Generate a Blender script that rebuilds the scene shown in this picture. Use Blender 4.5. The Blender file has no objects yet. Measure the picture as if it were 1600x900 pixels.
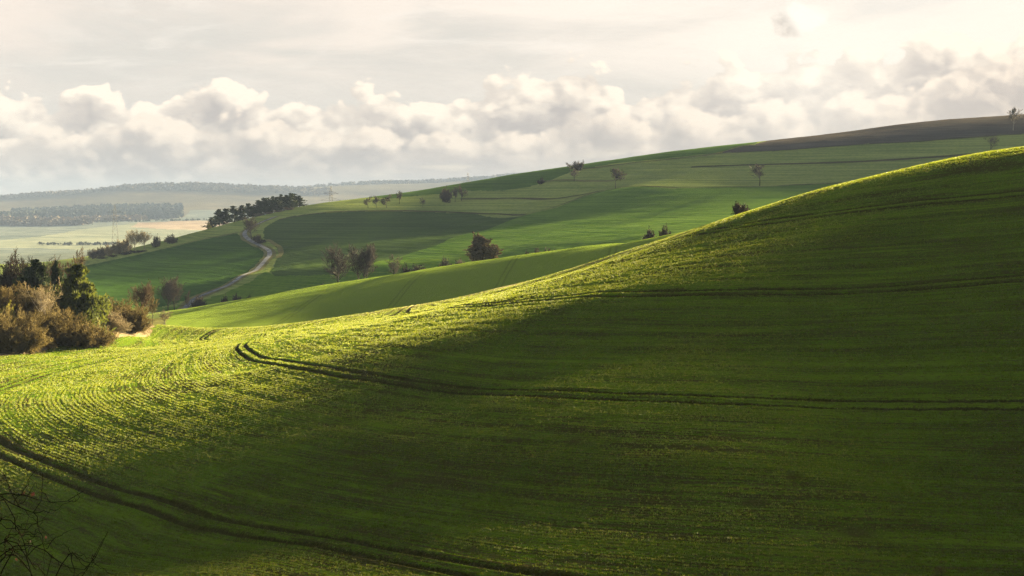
import bpy, math
import numpy as np
R = math.radians
scene = bpy.context.scene
COL = scene.collection

# ------------------------------------------------------------------ camera
cam_data = bpy.data.cameras.new('camera')
cam_data.lens = 55; cam_data.sensor_width = 36
cam_data.clip_start = 0.5; cam_data.clip_end = 60000
cam = bpy.data.objects.new('camera', cam_data); COL.objects.link(cam)
cam.location = (0, 0, 0)
cam.rotation_euler = (math.pi / 2 - math.atan(130 / (1600 * 55 / 36.0)), 0, 0)
scene.camera = cam

# ------------------------------------------------------------------ light and exposure
SUN_AZ, SUN_EL = R(29), R(8.5)
EXPOSURE = 4.85
vs = scene.view_settings
scene.display_settings.display_device = 'sRGB'
vs.view_transform = 'Standard'; vs.look = 'None'; vs.gamma = 1; vs.use_curve_mapping = False
vs.exposure = EXPOSURE
sun_data = bpy.data.lights.new('sun', 'SUN')
sun_data.energy = 5.0; sun_data.angle = R(4.0); sun_data.color = (1.0, .81, .44)
sun = bpy.data.objects.new('sun', sun_data); COL.objects.link(sun)
sun.rotation_euler = (math.pi / 2 - SUN_EL, 0, math.pi - SUN_AZ)
scene.render.engine = 'CYCLES'
cy = scene.cycles
cy.use_denoising = True; cy.denoiser = 'OPENIMAGEDENOISE'; cy.denoising_input_passes = 'RGB_ALBEDO_NORMAL'; cy.denoising_prefilter = 'NONE'
cy.max_bounces = 6; cy.diffuse_bounces = 2; cy.glossy_bounces = 2; cy.transmission_bounces = 3
cy.volume_bounces = 0; cy.transparent_max_bounces = 8
cy.sample_clamp_indirect = 4

# ------------------------------------------------------------------ node helpers
class G:
    """short hand for building node trees"""
    def __init__(self, tree): self.t = tree
    def n(self, kind, **k):
        nd = self.t.nodes.new(kind)
        for a, b in k.items(): setattr(nd, a, b)
        return nd
    def put(self, sock, v):
        if isinstance(v, bpy.types.NodeSocket): self.t.links.new(v, sock)
        elif v is not None: sock.default_value = v
    def m(self, op, a, b=None, c=None, clamp=False):
        nd = self.n('ShaderNodeMath', operation=op, use_clamp=clamp)
        for i, v in enumerate((a, b, c)): self.put(nd.inputs[i], v)
        return nd.outputs[0]
    def add(self, a, b): return self.m('ADD', a, b)
    def sub(self, a, b): return self.m('SUBTRACT', a, b)
    def mul(self, a, b): return self.m('MULTIPLY', a, b)
    def step(self, v, a, b, lo=0., hi=1., smooth=True):
        nd = self.n('ShaderNodeMapRange', interpolation_type='SMOOTHSTEP' if smooth else 'LINEAR')
        nd.clamp = True
        for i, x in enumerate((v, a, b, lo, hi)): self.put(nd.inputs[i], x)
        return nd.outputs[0]
    def xyz(self, x, y, z=0.):
        nd = self.n('ShaderNodeCombineXYZ')
        for i, v in enumerate((x, y, z)): self.put(nd.inputs[i], v)
        return nd.outputs[0]
    def sep(self, v):
        nd = self.n('ShaderNodeSeparateXYZ'); self.put(nd.inputs[0], v); return nd.outputs
    def vm(self, op, a, b):
        nd = self.n('ShaderNodeVectorMath', operation=op)
        self.put(nd.inputs[0], a); self.put(nd.inputs[3 if op == 'SCALE' else 1], b); return nd.outputs[1 if op == 'LENGTH' else 0]
    def noise(self, vec, scale=1., detail=3., rough=.5, dist=0., dim='3D'):
        nd = self.n('ShaderNodeTexNoise', noise_dimensions=dim)
        self.put(nd.inputs['Vector' if dim != '1D' else 'W'], vec)
        nd.inputs['Scale'].default_value = scale; nd.inputs['Detail'].default_value = detail
        nd.inputs['Roughness'].default_value = rough; nd.inputs['Distortion'].default_value = dist
        return nd.outputs[0]
    def mix(self, f, a, b, mode='MIX'):
        nd = self.n('ShaderNodeMix', data_type='RGBA', blend_type=mode)
        nd.clamp_factor = True
        self.put(nd.inputs[0], f)
        for s, v in ((nd.inputs[6], a), (nd.inputs[7], b)):
            self.put(s, (*v, 1.) if isinstance(v, tuple) and len(v) == 3 else v)
        return nd.outputs[2]
    def attr(self, name):
        return self.n('ShaderNodeAttribute', attribute_name=name).outputs['Fac']
    def pos(self): return self.n('ShaderNodeNewGeometry').outputs['Position']

# ------------------------------------------------------------------ sky
world = bpy.data.worlds.new('World'); scene.world = world
world.use_nodes = True
wt = world.node_tree; wt.nodes.clear(); g = G(wt)
sky = g.n('ShaderNodeTexSky', sky_type='NISHITA')
sky.sun_disc = False; sky.sun_elevation = SUN_EL; sky.sun_rotation = SUN_AZ
sky.air_density = 1.0; sky.dust_density = 0.6; sky.ozone_density = 1.0
bg_sky = g.n('ShaderNodeBackground'); g.put(bg_sky.inputs[0], sky.outputs[0]); bg_sky.inputs[1].default_value = .05
d = g.n('ShaderNodeTexCoord').outputs['Generated']
dx, dy, dz = g.sep(d)
U = g.mul(g.m('ARCTAN2', dx, dy), 24.44)           # bearing from the view axis, 4.1 degrees a unit
V = g.mul(g.m('ARCSINE', dz), 24.44)               # height above the horizon in the same unit

def cloud_density(nt):
    """a bank of heaped clouds: a top that wanders with the bearing, cut by cauliflower noise"""
    gi = nt.interface
    gi.new_socket('U', in_out='INPUT', socket_type='NodeSocketFloat')
    gi.new_socket('V', in_out='INPUT', socket_type='NodeSocketFloat')
    gi.new_socket('Top', in_out='INPUT', socket_type='NodeSocketFloat')
    gi.new_socket('Seed', in_out='INPUT', socket_type='NodeSocketFloat')
    gi.new_socket('D', in_out='OUTPUT', socket_type='NodeSocketFloat')
    q = G(nt)
    i = q.n('NodeGroupInput'); o = q.n('NodeGroupOutput')
    u, v, top, seed = i.outputs[:4]
    p = q.xyz(u, q.mul(v, 1.25), seed)
    w1 = q.n('ShaderNodeTexNoise'); q.put(w1.inputs['Vector'], p); w1.inputs['Scale'].default_value = 1.6; w1.inputs['Detail'].default_value = 4
    p2 = q.vm('ADD', p, q.vm('SCALE', q.vm('SUBTRACT', w1.outputs['Color'], (.5, .5, .5)), .35))
    big = q.noise(p2, .75, 2, .5)
    total = q.mul(q.sub(big, .5), 1.5)
    for sc, am in ((.95, .95), (2.1, .55), (4.6, .25), (10., .08)):
        vo = q.n('ShaderNodeTexVoronoi', feature='SMOOTH_F1' if sc < 3 else 'F1', voronoi_dimensions='2D'); q.put(vo.inputs['Vector'], q.vm('ADD', p2, q.xyz(q.add(seed, sc), seed)))
        vo.inputs['Scale'].default_value = sc
        if sc < 3: vo.inputs['Smoothness'].default_value = .25
        total = q.add(total, q.mul(q.sub(.42, vo.outputs['Distance']), am))
    fine = q.noise(p2, 7., 6, .6)
    total = q.add(total, q.mul(q.sub(fine, .5), .20))
    base = q.mul(q.sub(top, v), 1.45)
    q.put(o.inputs[0], q.add(base, total))
cd = bpy.data.node_groups.new('cloud_density', 'ShaderNodeTree'); cloud_density(cd)
def dens(u, v, top, seed):
    nd = g.n('ShaderNodeGroup'); nd.node_tree = cd
    for k, x in enumerate((u, v, top, seed)): g.put(nd.inputs[k], x)
    return nd.outputs[0]
def curve(points):
    """height of the cloud tops against bearing"""
    c = g.n('ShaderNodeFloatCurve'); cv = c.mapping.curves[0]
    pts = [((a - 800) / 100 / 20 + .5, (320 - b) / 100 / 5) for a, b in points]
    cv.points[0].location = (0, pts[0][1]); cv.points[1].location = (1, pts[-1][1])
    for a, b in pts: cv.points.new(a, b)
    c.mapping.update()
    g.put(c.inputs['Value'], g.add(g.mul(U, .05), .5))
    return g.mul(c.outputs[0], 5)
topA = curve([(0,150),(120,145),(200,165),(330,128),(420,150),(500,165),(600,150),(700,160),(790,130),(870,105),(960,120),(1060,115),(1160,105),(1300,90),(1450,72),(1600,48)])
topB = curve([(0,215),(150,200),(260,190),(330,175),(430,195),(560,190),(660,215),(800,190),(900,170),(1000,185),(1150,175),(1250,160),(1400,130),(1600,95)])
sun_glow = g.m('EXPONENT', g.mul(g.add(g.m('POWER', g.mul(g.sub(U, 4.6), .62), 2), g.m('POWER', g.mul(g.sub(V, 1.75), 1.2), 2)), -1.))
wide_glow = g.m('EXPONENT', g.mul(g.add(g.m('POWER', g.mul(g.sub(U, 5.5), .2), 2), g.m('POWER', g.mul(g.sub(V, 2.2), .4), 2)), -1.))
# high thin veil
vp = g.xyz(g.mul(U, .22), g.mul(V, .9), 3.)
veil = g.step(g.noise(vp, 1.1, 6, .55, .6), .30, .60)
up = g.step(V, 1.1, 2.6)
veil_amt = g.mul(veil, up)
gap = g.mix(g.step(U, 2., 8.), (.695, .675, .635), (.80, .805, .775))
highc = g.mix(g.step(U, -6., 3.), (.90, .81, .73), (1.02, .94, .85))
back = g.mix(g.m('MULTIPLY', veil_amt, .9), gap, highc)
wisps = g.step(g.noise(g.xyz(g.mul(U, .5), g.mul(V, 2.2), 9.), 1., 7, .6, 1.2), .5, .72)
back = g.mix(g.mul(g.mul(wisps, up), .5), back, (.98, .93, .86))
# three ranks of heaped cloud, the nearer ones lower
def rank(bg, top, seed, lit, dark, soft):
    d0 = dens(U, V, top, seed)
    d1 = dens(g.add(U, .09), g.add(V, .12), top, seed)
    d2 = dens(g.add(U, .26), g.add(V, .30), top, seed)
    small = g.step(g.sub(d0, d1), .0, .50)
    large = g.step(g.sub(d0, d2), .15, 1.15)
    rim = g.step(d0, .05, .75, 1., 0.)                  # thin edges let the light through
    inner = g.step(d0, .5, 2.0, 1., .25)                # deep inside it is grey
    li = g.m('ADD', g.mul(g.mul(g.add(g.mul(small, .5), g.mul(large, .75)), inner), .95), g.mul(rim, .42), clamp=True)
    c = g.mix(li, dark, lit)
    return g.mix(g.step(d0, 0., soft), bg, c)
col = rank(back, topA, 1.7, (1.08, .97, .83), (.49, .455, .45), .12)
col = rank(col, topB, 11.3, (1.0, .88, .75), (.475, .44, .435), .26)
# layered grey cloud below, with slits of light
st = g.noise(g.xyz(g.mul(U, .30), g.mul(V, 1.9), 5.), 1.3, 6, .58, .5)
stcol = g.mix(g.step(st, .40, .68), (.53, .49, .48), (.76, .665, .59))
slit = g.step(g.noise(g.xyz(g.mul(U, .45), g.mul(V, 3.2), 15.), 1.3, 6, .6, .4), .56, .72)
stcol = g.mix(g.mul(slit, g.step(V, 1.2, .5)), stcol, (.97, .86, .68))
tilt = g.add(V, g.mul(U, -.075))
stamt = g.step(g.add(tilt, g.mul(g.sub(st, .5), .9)), .95, .35)
col = g.mix(g.mul(stamt, .9), col, stcol)
col = g.mix(g.step(V, .42, .02, 0., .65), col, (.86, .78, .68))
# the small loose cloud
puff = g.sub(.33, g.m('SQRT', g.add(g.m('POWER', g.mul(g.sub(U, 4.42), .75), 2), g.m('POWER', g.sub(V, 2.82), 2))))
pd = g.add(puff, g.mul(g.sub(g.noise(g.xyz(U, V, 2.), 3.2, 5, .55), .5), .55))
pl = g.step(g.add(g.sub(U, 4.30), g.mul(g.sub(V, 2.78), .7)), -.22, .10)
col = g.mix(g.step(pd, 0., .18), col, g.mix(pl, (.47, .43, .40), (1.06, 1.0, .92)))
col = g.mix(g.mul(wide_glow, .07), col, (1.0, .95, .86))
col = g.mix(g.mul(sun_glow, .34), col, (1.2, 1.15, 1.04))
col = g.mix(1., col, (1.11, 1.07, 1.03), 'MULTIPLY')
# overhead and behind the clouds are grey and dull
hi = g.step(g.add(V, g.mul(g.m('ABSOLUTE', U), .12)), 4.0, 13.)
col = g.mix(hi, col, (.34, .355, .365))
bg_cloud = g.n('ShaderNodeBackground'); g.put(bg_cloud.inputs[0], col); bg_cloud.inputs[1].default_value = 1.0 / 2 ** EXPOSURE
mx = g.n('ShaderNodeMixShader')
g.put(mx.inputs[0], g.step(dz, .16, .5, .998, .94))
wt.links.new(bg_sky.outputs[0], mx.inputs[1]); wt.links.new(bg_cloud.outputs[0], mx.inputs[2])
out = g.n('ShaderNodeOutputWorld'); wt.links.new(mx.outputs[0], out.inputs[0])
world.cycles.sampling_method = 'MANUAL'; world.cycles.sample_map_resolution = 512

# ------------------------------------------------------------------ terrain
F = 1600 * 55 / 36.0
TH = math.atan(130 / F)
CT, ST = math.cos(TH), math.sin(TH)
def ray(px, py):
    """direction through a photograph position, scaled so that y = 1"""
    xc = (np.asarray(px, float) - 800) / F
    yc = -(np.asarray(py, float) - 450) / F
    dy = CT + yc * ST
    return xc / dy, (yc * CT - ST) / dy
def pt(px, py, Y):
    rx, rz = ray(px, py)
    return (float(rx * Y), float(Y), float(rz * Y))

CP = []                                     # control points of the relief
def cp(*rows):
    for r in rows: CP.append(pt(*r))
def cz(*rows):                              # photograph column, distance, height
    for px, Y, z in rows:
        CP.append((float((px - 800) / F / (CT + .05 * ST) * Y), float(Y), z))
# tramlines round the nose of the spur (centre of each wheel pair)
T1 = [(1700,960,68),(1300,950,67),(1000,930,68.5),(800,908,71),(600,872,79),(400,834,90),(250,792,103),(130,757,115),(50,725,126),(0,702,135),(-30,680,141),(-55,655,151),(-45,630,163),(0,608,180),(60,588,195),(130,570,213),(250,545,243),(330,531,268)]
T2 = [(1750,629,98),(1600,630,98),(1300,631,99),(1000,624,104),(800,612,114),(650,599,128),(500,577,153),(420,562,180),(383,551,205),(376,544,220),(387,533,242),(412,521,268),(440,513,290)]
T3 = [(1750,424,130),(1600,433,131),(1375,449,134),(1150,457,139),(1000,461,147),(850,468,168),(770,475,191),(700,481,222),(655,487,252),(628,487,280),(634,482,296)]
T4 = [(1750,288,172),(1600,302,172),(1360,324,178),(1150,355,203),(1040,378,234),(960,402,262),(900,417,282)]
for T in (T1, T2, T3, T4): cp(*T)
cp((100,880,95),(400,905,78),(1200,760,83),(1550,760,83),(800,740,91))
# crest of the spur
E = [(1750,219,198),(1600,238,200),(1400,271,212),(1250,306,227),(1150,335,242),(1060,367,264),(960,399,281),(872,427,292),(790,446,300),(700,468,308),(620,483,315),(544,497,323),(444,511,330),(356,520,334),(262,527,334)]
cp(*E)
cz((1750,250,8.2),(1600,250,5.6),(1400,265,2.6),(1750,320,4),(1600,320,1),(1400,330,-2),(1250,318,-4.5),(1150,325,-8),(1060,335,-8.6),(960,345,-12.6),(872,352,-16.4),(790,358,-19.5),(700,364,-22.8),(620,370,-25.1),(544,376,-26.8),(444,380,-28.4))
# second slope beyond the dry valley
M = [(262,487,530),(325,479,528),(400,471,524),(512,451,515),(606,435.5,502),(700,422,486),(790,408,466),(872,396,446),(960,381,416),(1060,365,378),(1200,345,352)]
cp(*M)
cz((1400,430,-2),(1600,430,2),(1750,430,5))
for px, py, Y in M: CP.append((pt(px,py,Y+36)[0], Y + 36., pt(px,py,Y)[2] - 4.5 + max(0,(500-px))*.004))
cz((1400,500,0),(1600,500,6),(1750,500,9))
# field edge and bank on the left
cp((0,556,225),(60,549,240),(150,536,265),(228,526,290),(-120,575,205))
cz((-120,245,-18),(0,252,-18.8),(80,268,-19.8),(150,290,-21.3),(215,310,-23.4),(-120,320,-24),(0,320,-26),(110,345,-29),(190,350,-30),(0,400,-32),(-150,420,-34),(140,470,-35),(0,470,-35))
# valley floor and far hill
cp((205,490,535),(150,492,530),(310,467,575),(200,470,560),(140,455,600),(330,440,630),(140,413,800),(225,393,850),(300,400,740),(405,405,720),(330,357,920),(385,346,925),(470,324,930),
   (380,430,610),(430,432,580),(520,425,560),(600,405,615),(750,362,740),(835,332,830),(660,331,850),(510,334,850),(600,304,940),(735,286,950),(800,275,960),(900,258,980),(1060,236,990),(1200,222,1000),(1400,196,1005),(1600,178,1010),(1750,160,1010),
   (870,390,560),(1060,361,570),(950,298,800),(1335,284,800),(1150,291,800),(1500,270,800),(1150,237,935),(1400,226,890),(1600,210,880),(1750,197,880),(960,272,890),(660,372,720),(560,380,700),(1100,325,680))
cz((-150,560,-36),(-150,800,-37),(0,600,-36),(0,800,-36))
cz((1750,1250,60),(1600,1250,50),(1400,1250,46),(1200,1250,32),(1060,1250,22),(900,1250,10),(735,1250,-8),(600,1250,-16),(470,1250,-26),(385,1150,-34),(330,1080,-34),(225,1050,-38),(140,1000,-39),(0,1000,-38),(-200,1000,-38))
# the wide valley and the ridges far off
for px in (-400,-150,80,330,600,900): cz((px,3000,-72))
for px in (-400,-150,80): cz((px,4500,-60),(px,5200,-51))
cz((330,4700,-46),(600,4700,-54),(250,4000,-60))
cp((-300,322,6300),(-100,330,6200),(60,333,6300),(160,327,6200),(240,328,6100),(330,325,6300))
cz((480,6300,-36),(700,6300,-27),(1000,6300,15),(1400,6300,25),(1900,6300,25))
R1 = [(-400,304,7700),(-150,315,7700),(0,313,7700),(60,307,7700),(150,301,7700),(190,294,7700),(240,292,7700),(330,294,7700),(440,298,7700),(520,304,7700)]
cp(*R1)
R2 = [(440,303,9700),(520,294,9700),(580,289,9700),(640,288,9700),(700,286,9700),(770,282,9700),(805,277,9700),(900,280,9700),(1200,290,9700)]
cp(*R2)
cz((-400,9700,70),(0,9700,55),(240,9000,55),(1900,9700,100))
for px in (-400,100,600,1100,1800): cz((px,12500,-40))
# the slope the photographer stands on
for X in (-14,0,14): CP.append((X, 0, -1.75)); CP.append((X, -20, 1.5)); CP.append((X*1.0, 22, -9.0))
for X in (-24,-8,8,24): CP.append((X, 42, -15.2)); CP.append((X * 1.2, 57, -18.4))
CP = np.array(CP)
XS = CP[:, :2] / 100.0
def tps_fit(P, v, lam=4e-4):
    n = len(P)
    d2 = ((P[:, None] - P[None]) ** 2).sum(-1)
    K = .5 * d2 * np.log(d2 + 1e-12) + np.diag(np.broadcast_to(lam, n))
    Q = np.c_[np.ones(n), P]
    A = np.block([[K, Q], [Q.T, np.zeros((3, 3))]])
    return P, np.linalg.solve(A, np.r_[v, np.zeros(3)])
def tps_eval(fit, X, Y):
    P, w = fit
    X = np.asarray(X, float) / 100; Y = np.asarray(Y, float) / 100
    sh = X.shape; X = X.ravel(); Y = Y.ravel()
    out = np.empty(len(X))
    for a in range(0, len(X), 20000):
        x = X[a:a+20000, None]; y = Y[a:a+20000, None]
        d2 = (x - P[None, :, 0]) ** 2 + (y - P[None, :, 1]) ** 2 + 1e-12
        out[a:a+20000] = (.5 * d2 * np.log(d2)) @ w[:-3] + w[-3] + w[-2] * x[:, 0] + w[-1] * y[:, 0]
    return out.reshape(sh)
far_ = (CP[:, 1] > 545) & (CP[:, 1] < 1100)
FIT = tps_fit(XS, CP[:, 2], np.where(far_, .04, 4e-4))       # the far hillside is smooth
AZMAX = math.radians(25)
def fold(x, y):
    """outside the wedge the photograph looks into, carry its edge profile on round"""
    r = np.hypot(x, y); a = np.arctan2(x, y)
    a = np.clip(a, -AZMAX, AZMAX)
    return r * np.sin(a), r * np.cos(a)
def H(x, y):
    x = np.asarray(x, float); y = np.asarray(y, float)
    return tps_eval(FIT, *fold(x, y))
def hit(px, py, y0=440., y1=1250.):
    """where the line of sight through a photograph position meets the ground"""
    rx, rz = ray(px, py)
    Y = np.arange(y0, y1, 1.0)
    gap = H(rx * Y, Y) - rz * Y
    k = np.nonzero(gap >= 0)[0]
    if len(k) == 0: k = [int(np.argmax(gap))]
    Yh = Y[k[0]]
    return float(rx * Yh), float(Yh)
# ------------------------------------------------------------------ materials
def material(name):
    m = bpy.data.materials.new(name); m.use_nodes = True
    nt = m.node_tree; nt.nodes.clear()
    return m, G(nt)
def finish(m, q, colour, rough=.85, bump=None, dist=.1, trans=0., tcol=None, spec=.2):
    o = q.n('ShaderNodeOutputMaterial')
    p = q.n('ShaderNodeBsdfPrincipled')
    q.put(p.inputs['Base Color'], (*colour, 1.) if isinstance(colour, tuple) else colour)
    q.put(p.inputs['Roughness'], rough); q.put(p.inputs['Specular IOR Level'], spec)
    nrm = None
    if bump is not None:
        b = q.n('ShaderNodeBump'); b.inputs['Strength'].default_value = 1.; b.inputs['Distance'].default_value = dist
        q.put(b.inputs['Height'], bump); nrm = b.outputs[0]; q.put(p.inputs['Normal'], nrm)
    sh = p.outputs[0]
    if trans:
        t = q.n('ShaderNodeBsdfTranslucent'); q.put(t.inputs[0], (*tcol, 1.) if isinstance(tcol, tuple) else tcol)
        if nrm is not None: q.put(t.inputs['Normal'], nrm)
        x = q.n('ShaderNodeMixShader'); x.inputs[0].default_value = trans
        q.put(x.inputs[1], sh); q.put(x.inputs[2], t.outputs[0]); sh = x.outputs[0]
    q.put(o.inputs[0], sh)
    return m

def crop_material():
    """young winter wheat in drilled rows that follow the tramlines"""
    m, q = material('young_wheat')
    P = q.pos()
    s = q.attr('row'); t = q.attr('along'); mid = q.attr('slope_two'); bare = q.attr('bare')
    near = q.sub(1., mid)
    grain = q.noise(P, 5.5, 4, .65)
    fleck = q.noise(P, 13., 2, .6)
    rowp = q.noise(q.xyz(q.mul(s, 2.6), q.mul(t, .16), 0.), 1., 3, .6)
    band = q.noise(q.xyz(q.mul(s, .55), q.mul(t, .018), 4.), 1., 4, .6)
    patch = q.noise(P, .06, 4, .6)
    # wheel tracks: a pair one metre either side of every 36 m line
    w = q.sub(q.m('FLOORED_MODULO', q.add(s, 18.), 36.), 18.)
    wob = q.mul(q.sub(q.noise(P, .35, 2, .5), .5), .35)
    wd = q.m('ABSOLUTE', q.add(q.sub(q.m('ABSOLUTE', w), 1.), wob))
    edge = q.mul(q.sub(grain, .5), .35)
    track = q.step(q.add(wd, edge), .49, .26)
    track = q.mul(q.mul(track, q.step(q.noise(P, .12, 3, .6), .30, .5, .7, 1.)), q.sub(1., q.mul(mid, .85)))
    cover = q.add(q.add(q.mul(grain, .55), q.mul(rowp, .55)), q.add(q.mul(band, .45), q.mul(patch, .35)))
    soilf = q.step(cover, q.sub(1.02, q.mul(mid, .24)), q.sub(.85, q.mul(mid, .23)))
    soilf = q.m('MAXIMUM', soilf, q.mul(bare, q.step(grain, .30, .55)))
    soilf = q.m('MAXIMUM', soilf, track)
    green = q.mix(q.step(patch, .35, .65), (.030, .072, .004), (.046, .088, .005))
    green = q.mix(q.mul(q.step(band, .42, .66), q.add(q.mul(near, .7), .3)), green, (.066, .108, .007))
    green = q.mix(q.step(fleck, .52, .74), green, (.095, .130, .012))
    green = q.mix(q.mul(mid, .65), green, (.150, .200, .032))  # second slope painted paler, in place of sunlight falling on it
    soil = q.mix(q.step(fleck, .4, .7), (.012, .008, .005), (.060, .040, .022))
    c = q.mix(q.mul(soilf, .9), green, soil)
    c = q.mix(q.mul(track, .95), c, q.mix(q.step(fleck, .64, .76), q.mix(q.step(grain, .40, .75), (.007, .005, .003), (.034, .021, .011)), (.13, .09, .045)))
    clump = q.noise(P, 2.4, 3, .65)
    c = q.mix(q.mul(near, q.step(clump, .54, .70)), c, q.mix(fleck, (.016, .012, .006), (.060, .050, .018)))
    straw = q.step(q.noise(P, 9.0, 2, .6), .66, .76)
    c = q.mix(q.mul(straw, .6), c, (.30, .26, .13))
    dry = q.attr('dry')  # mask of the sunlit crest; its brightness is painted as straw colour
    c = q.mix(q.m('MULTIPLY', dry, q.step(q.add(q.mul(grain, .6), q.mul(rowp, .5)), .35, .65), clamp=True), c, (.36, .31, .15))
    rows = q.m('SINE', q.mul(s, 2 * math.pi / .40))
    drill = q.m('SINE', q.mul(s, 2 * math.pi / 3.))
    h = q.add(q.mul(grain, .9), q.add(q.mul(rowp, .7), q.mul(q.add(q.mul(rows, .14), q.mul(drill, .16)), q.step(q.vm('LENGTH', P, (0., 0., 0.)), 260., 150.))))
    h = q.add(h, q.mul(fleck, .35))
    h = q.add(h, q.mul(q.mul(band, 1.6), q.add(q.mul(near, .85), .15)))
    h = q.sub(h, q.mul(track, .9))
    return finish(m, q, c, .8, h, .17, .12, q.mix(.5, c, (.16, .22, .02)), .0)

def field_material(name, a, b, stripe=(0, 0), scale=.15, soil=None, fine=.6, zrow=2.2, bump=.15, trans=.1):
    m, q = material(name)
    P = q.pos(); x, y, z = q.sep(P)
    big = q.noise(P, scale * .12, 4, .6)
    gr = q.noise(P, fine, 5, .65)
    lines = q.noise(q.xyz(q.mul(x, .012), q.mul(y, .012), q.mul(z, zrow)), 1., 4, .65)
    f = q.add(q.add(q.mul(big, .3), q.mul(gr, .35)), q.mul(lines, .65))
    c = q.mix(q.step(f, .50, .80), tuple(.85 * v for v in a), tuple(1.1 * v for v in b))
    if soil: c = q.mix(q.step(q.add(q.mul(gr, .5), q.mul(lines, .5)), .62, .74), c, soil)
    h = q.add(q.mul(gr, 1.), q.mul(lines, 2.))
    return finish(m, q, c, .9, h, bump, trans, q.mix(.5, c, b), 0.)

MAT = {}
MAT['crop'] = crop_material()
MAT['valley_grass'] = field_material('lush_grass', (.040, .088, .012), (.085, .135, .017))
MAT['field_a'] = field_material('wheat_far_left', (.024, .055, .011), (.040, .080, .015), soil=(.06, .06, .03))
MAT['field_b'] = field_material('wheat_far_dark', (0.031, 0.055, 0.016), (0.048, 0.076, 0.021), soil=(0.069, 0.063, 0.040))
MAT['field_c'] = field_material('wheat_far_bright', (0.043, 0.092, 0.014), (0.085, 0.138, 0.023), zrow=3.)
MAT['meadow'] = field_material('rough_meadow', (0.097, 0.138, 0.036), (0.169, 0.197, 0.055))
MAT['top_green'] = field_material('wheat_crest', (.030, .064, .011), (.054, .098, .015))
MAT['ploughed'] = field_material('ploughed_soil', (.046, .039, .034), (.074, .064, .056), fine=.9, trans=0.)
MAT['margin'] = field_material('dead_grass', (.10, .078, .045), (.19, .15, .095), fine=2.2, zrow=1.)
MAT['scrub'] = field_material('scrub_floor', (.060, .070, .022), (.11, .105, .04), fine=1.5, zrow=1.)
MAT['verge'] = field_material('verge_grass', (.085, .088, .034), (.14, .13, .055), fine=.8, zrow=1.)
MAT['track_bank'] = field_material('dark_bank', (.035, .036, .015), (.070, .065, .028), fine=.7, zrow=1.)
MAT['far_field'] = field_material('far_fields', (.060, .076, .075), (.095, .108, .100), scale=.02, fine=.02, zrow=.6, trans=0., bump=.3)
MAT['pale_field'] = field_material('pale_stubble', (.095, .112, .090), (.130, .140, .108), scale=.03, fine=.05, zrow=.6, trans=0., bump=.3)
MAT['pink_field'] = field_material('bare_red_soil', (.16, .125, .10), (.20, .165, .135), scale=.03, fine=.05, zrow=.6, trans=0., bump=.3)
MAT['wood_floor'] = field_material('wood_floor', (.05, .045, .03), (.085, .075, .05), scale=.03, fine=.05, zrow=.6, trans=0., bump=1.)
def road_material():
    m, q = material('wet_tarmac')
    P = q.pos()
    n = q.noise(P, .35, 4, .6)
    c = q.mix(n, (.010, .013, .020), (.020, .023, .031))
    return finish(m, q, c, q.step(n,   .35, .65, .38, .7), None, spec=.45)
MAT['road'] = road_material()

# ------------------------------------------------------------------ fields and their borders
def plan(points, y0=440., y1=1240.):
    return np.array([hit(a, b, y0, y1) for a, b in points])
def inside(poly, x, y):
    r = np.zeros(x.shape, bool)
    n = len(poly)
    for i in range(n):
        x0, y0 = poly[i]; x1, y1 = poly[(i + 1) % n]
        if y0 == y1: continue
        c = ((y0 > y) != (y1 > y)) & (x < (x1 - x0) * (y - y0) / (y1 - y0) + x0)
        r ^= c
    return r
def flat(px, Y): return ((px - 800) / F / (CT + .05 * ST) * Y, Y)
EDGE_L = [flat(-420, 185), flat(-120, 205), flat(0, 225), flat(60, 240), flat(150, 265), flat(228, 290), flat(262, 334), flat(258, 420)]
CROP = np.array([flat(2600, 30), flat(1900, 455)] + [flat(a, Y + 22) for a, b, Y in reversed(M)] + list(reversed(EDGE_L)) + [(-110, 60), (-60, -5), (60, -5)])
FAR_HEDGE = [(-200,430,800),(140,413,800),(225,394,850),(330,358,925)]
ROAD_PX = [(150,497),(232,489),(290,474),(330,459),(370,443),(398,425),(415,409),(423,397),(418,389),(402,381),(388,374),(381,367),(384,361),(398,353),(415,346),(432,340)]
GREEN_BOTTOM = np.array([flat(-300, 470), flat(262, 548)] + [flat(a, Y + 20) for a, b, Y in M] + [flat(1900, 450), flat(1900, 540)] + [tuple(hit(a, b)) for a, b in [(880,386),(760,402),(600,406),(520,428),(430,433),(415,425),(395,440),(345,462),(312,471),(200,478)]] + [flat(-300, 520)])
P_A = plan([(-300,445),(-100,430),(60,424),(140,414),(225,395),(300,378),(370,365),(383,374),(400,385),(414,394),(413,408),(396,424),(366,441),(322,459),(285,472),(200,482),(-300,490)])
P_B = plan([(430,346),(455,339),(510,334),(580,332),(660,331.5),(740,332.5),(836,332.5),(800,343),(750,362),(680,385),(600,406),(520,428),(430,433),(421,425),(433,404),(436,391),(428,380),(412,371),(412,358)])
P_C = plan([(836,332.5),(870,326),(910,309),(950,298),(1050,296),(1160,294),(1260,290),(1335,285),(1440,279)]) 
P_C = np.vstack([P_C, [flat(1900, 790), flat(1900, 540)], plan([(880,386),(760,402),(600,406),(680,385),(750,362),(800,343)])])
P_PL = np.vstack([plan([(1128,238),(1150,231),(1180,227.5)]), [flat(1200, 1030), flat(1330, 1040), flat(1500, 1042), flat(1900, 1042), flat(1900, 860)], plan([(1600,210),(1500,217),(1400,225),(1300,230),(1200,235.5)])])
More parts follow.
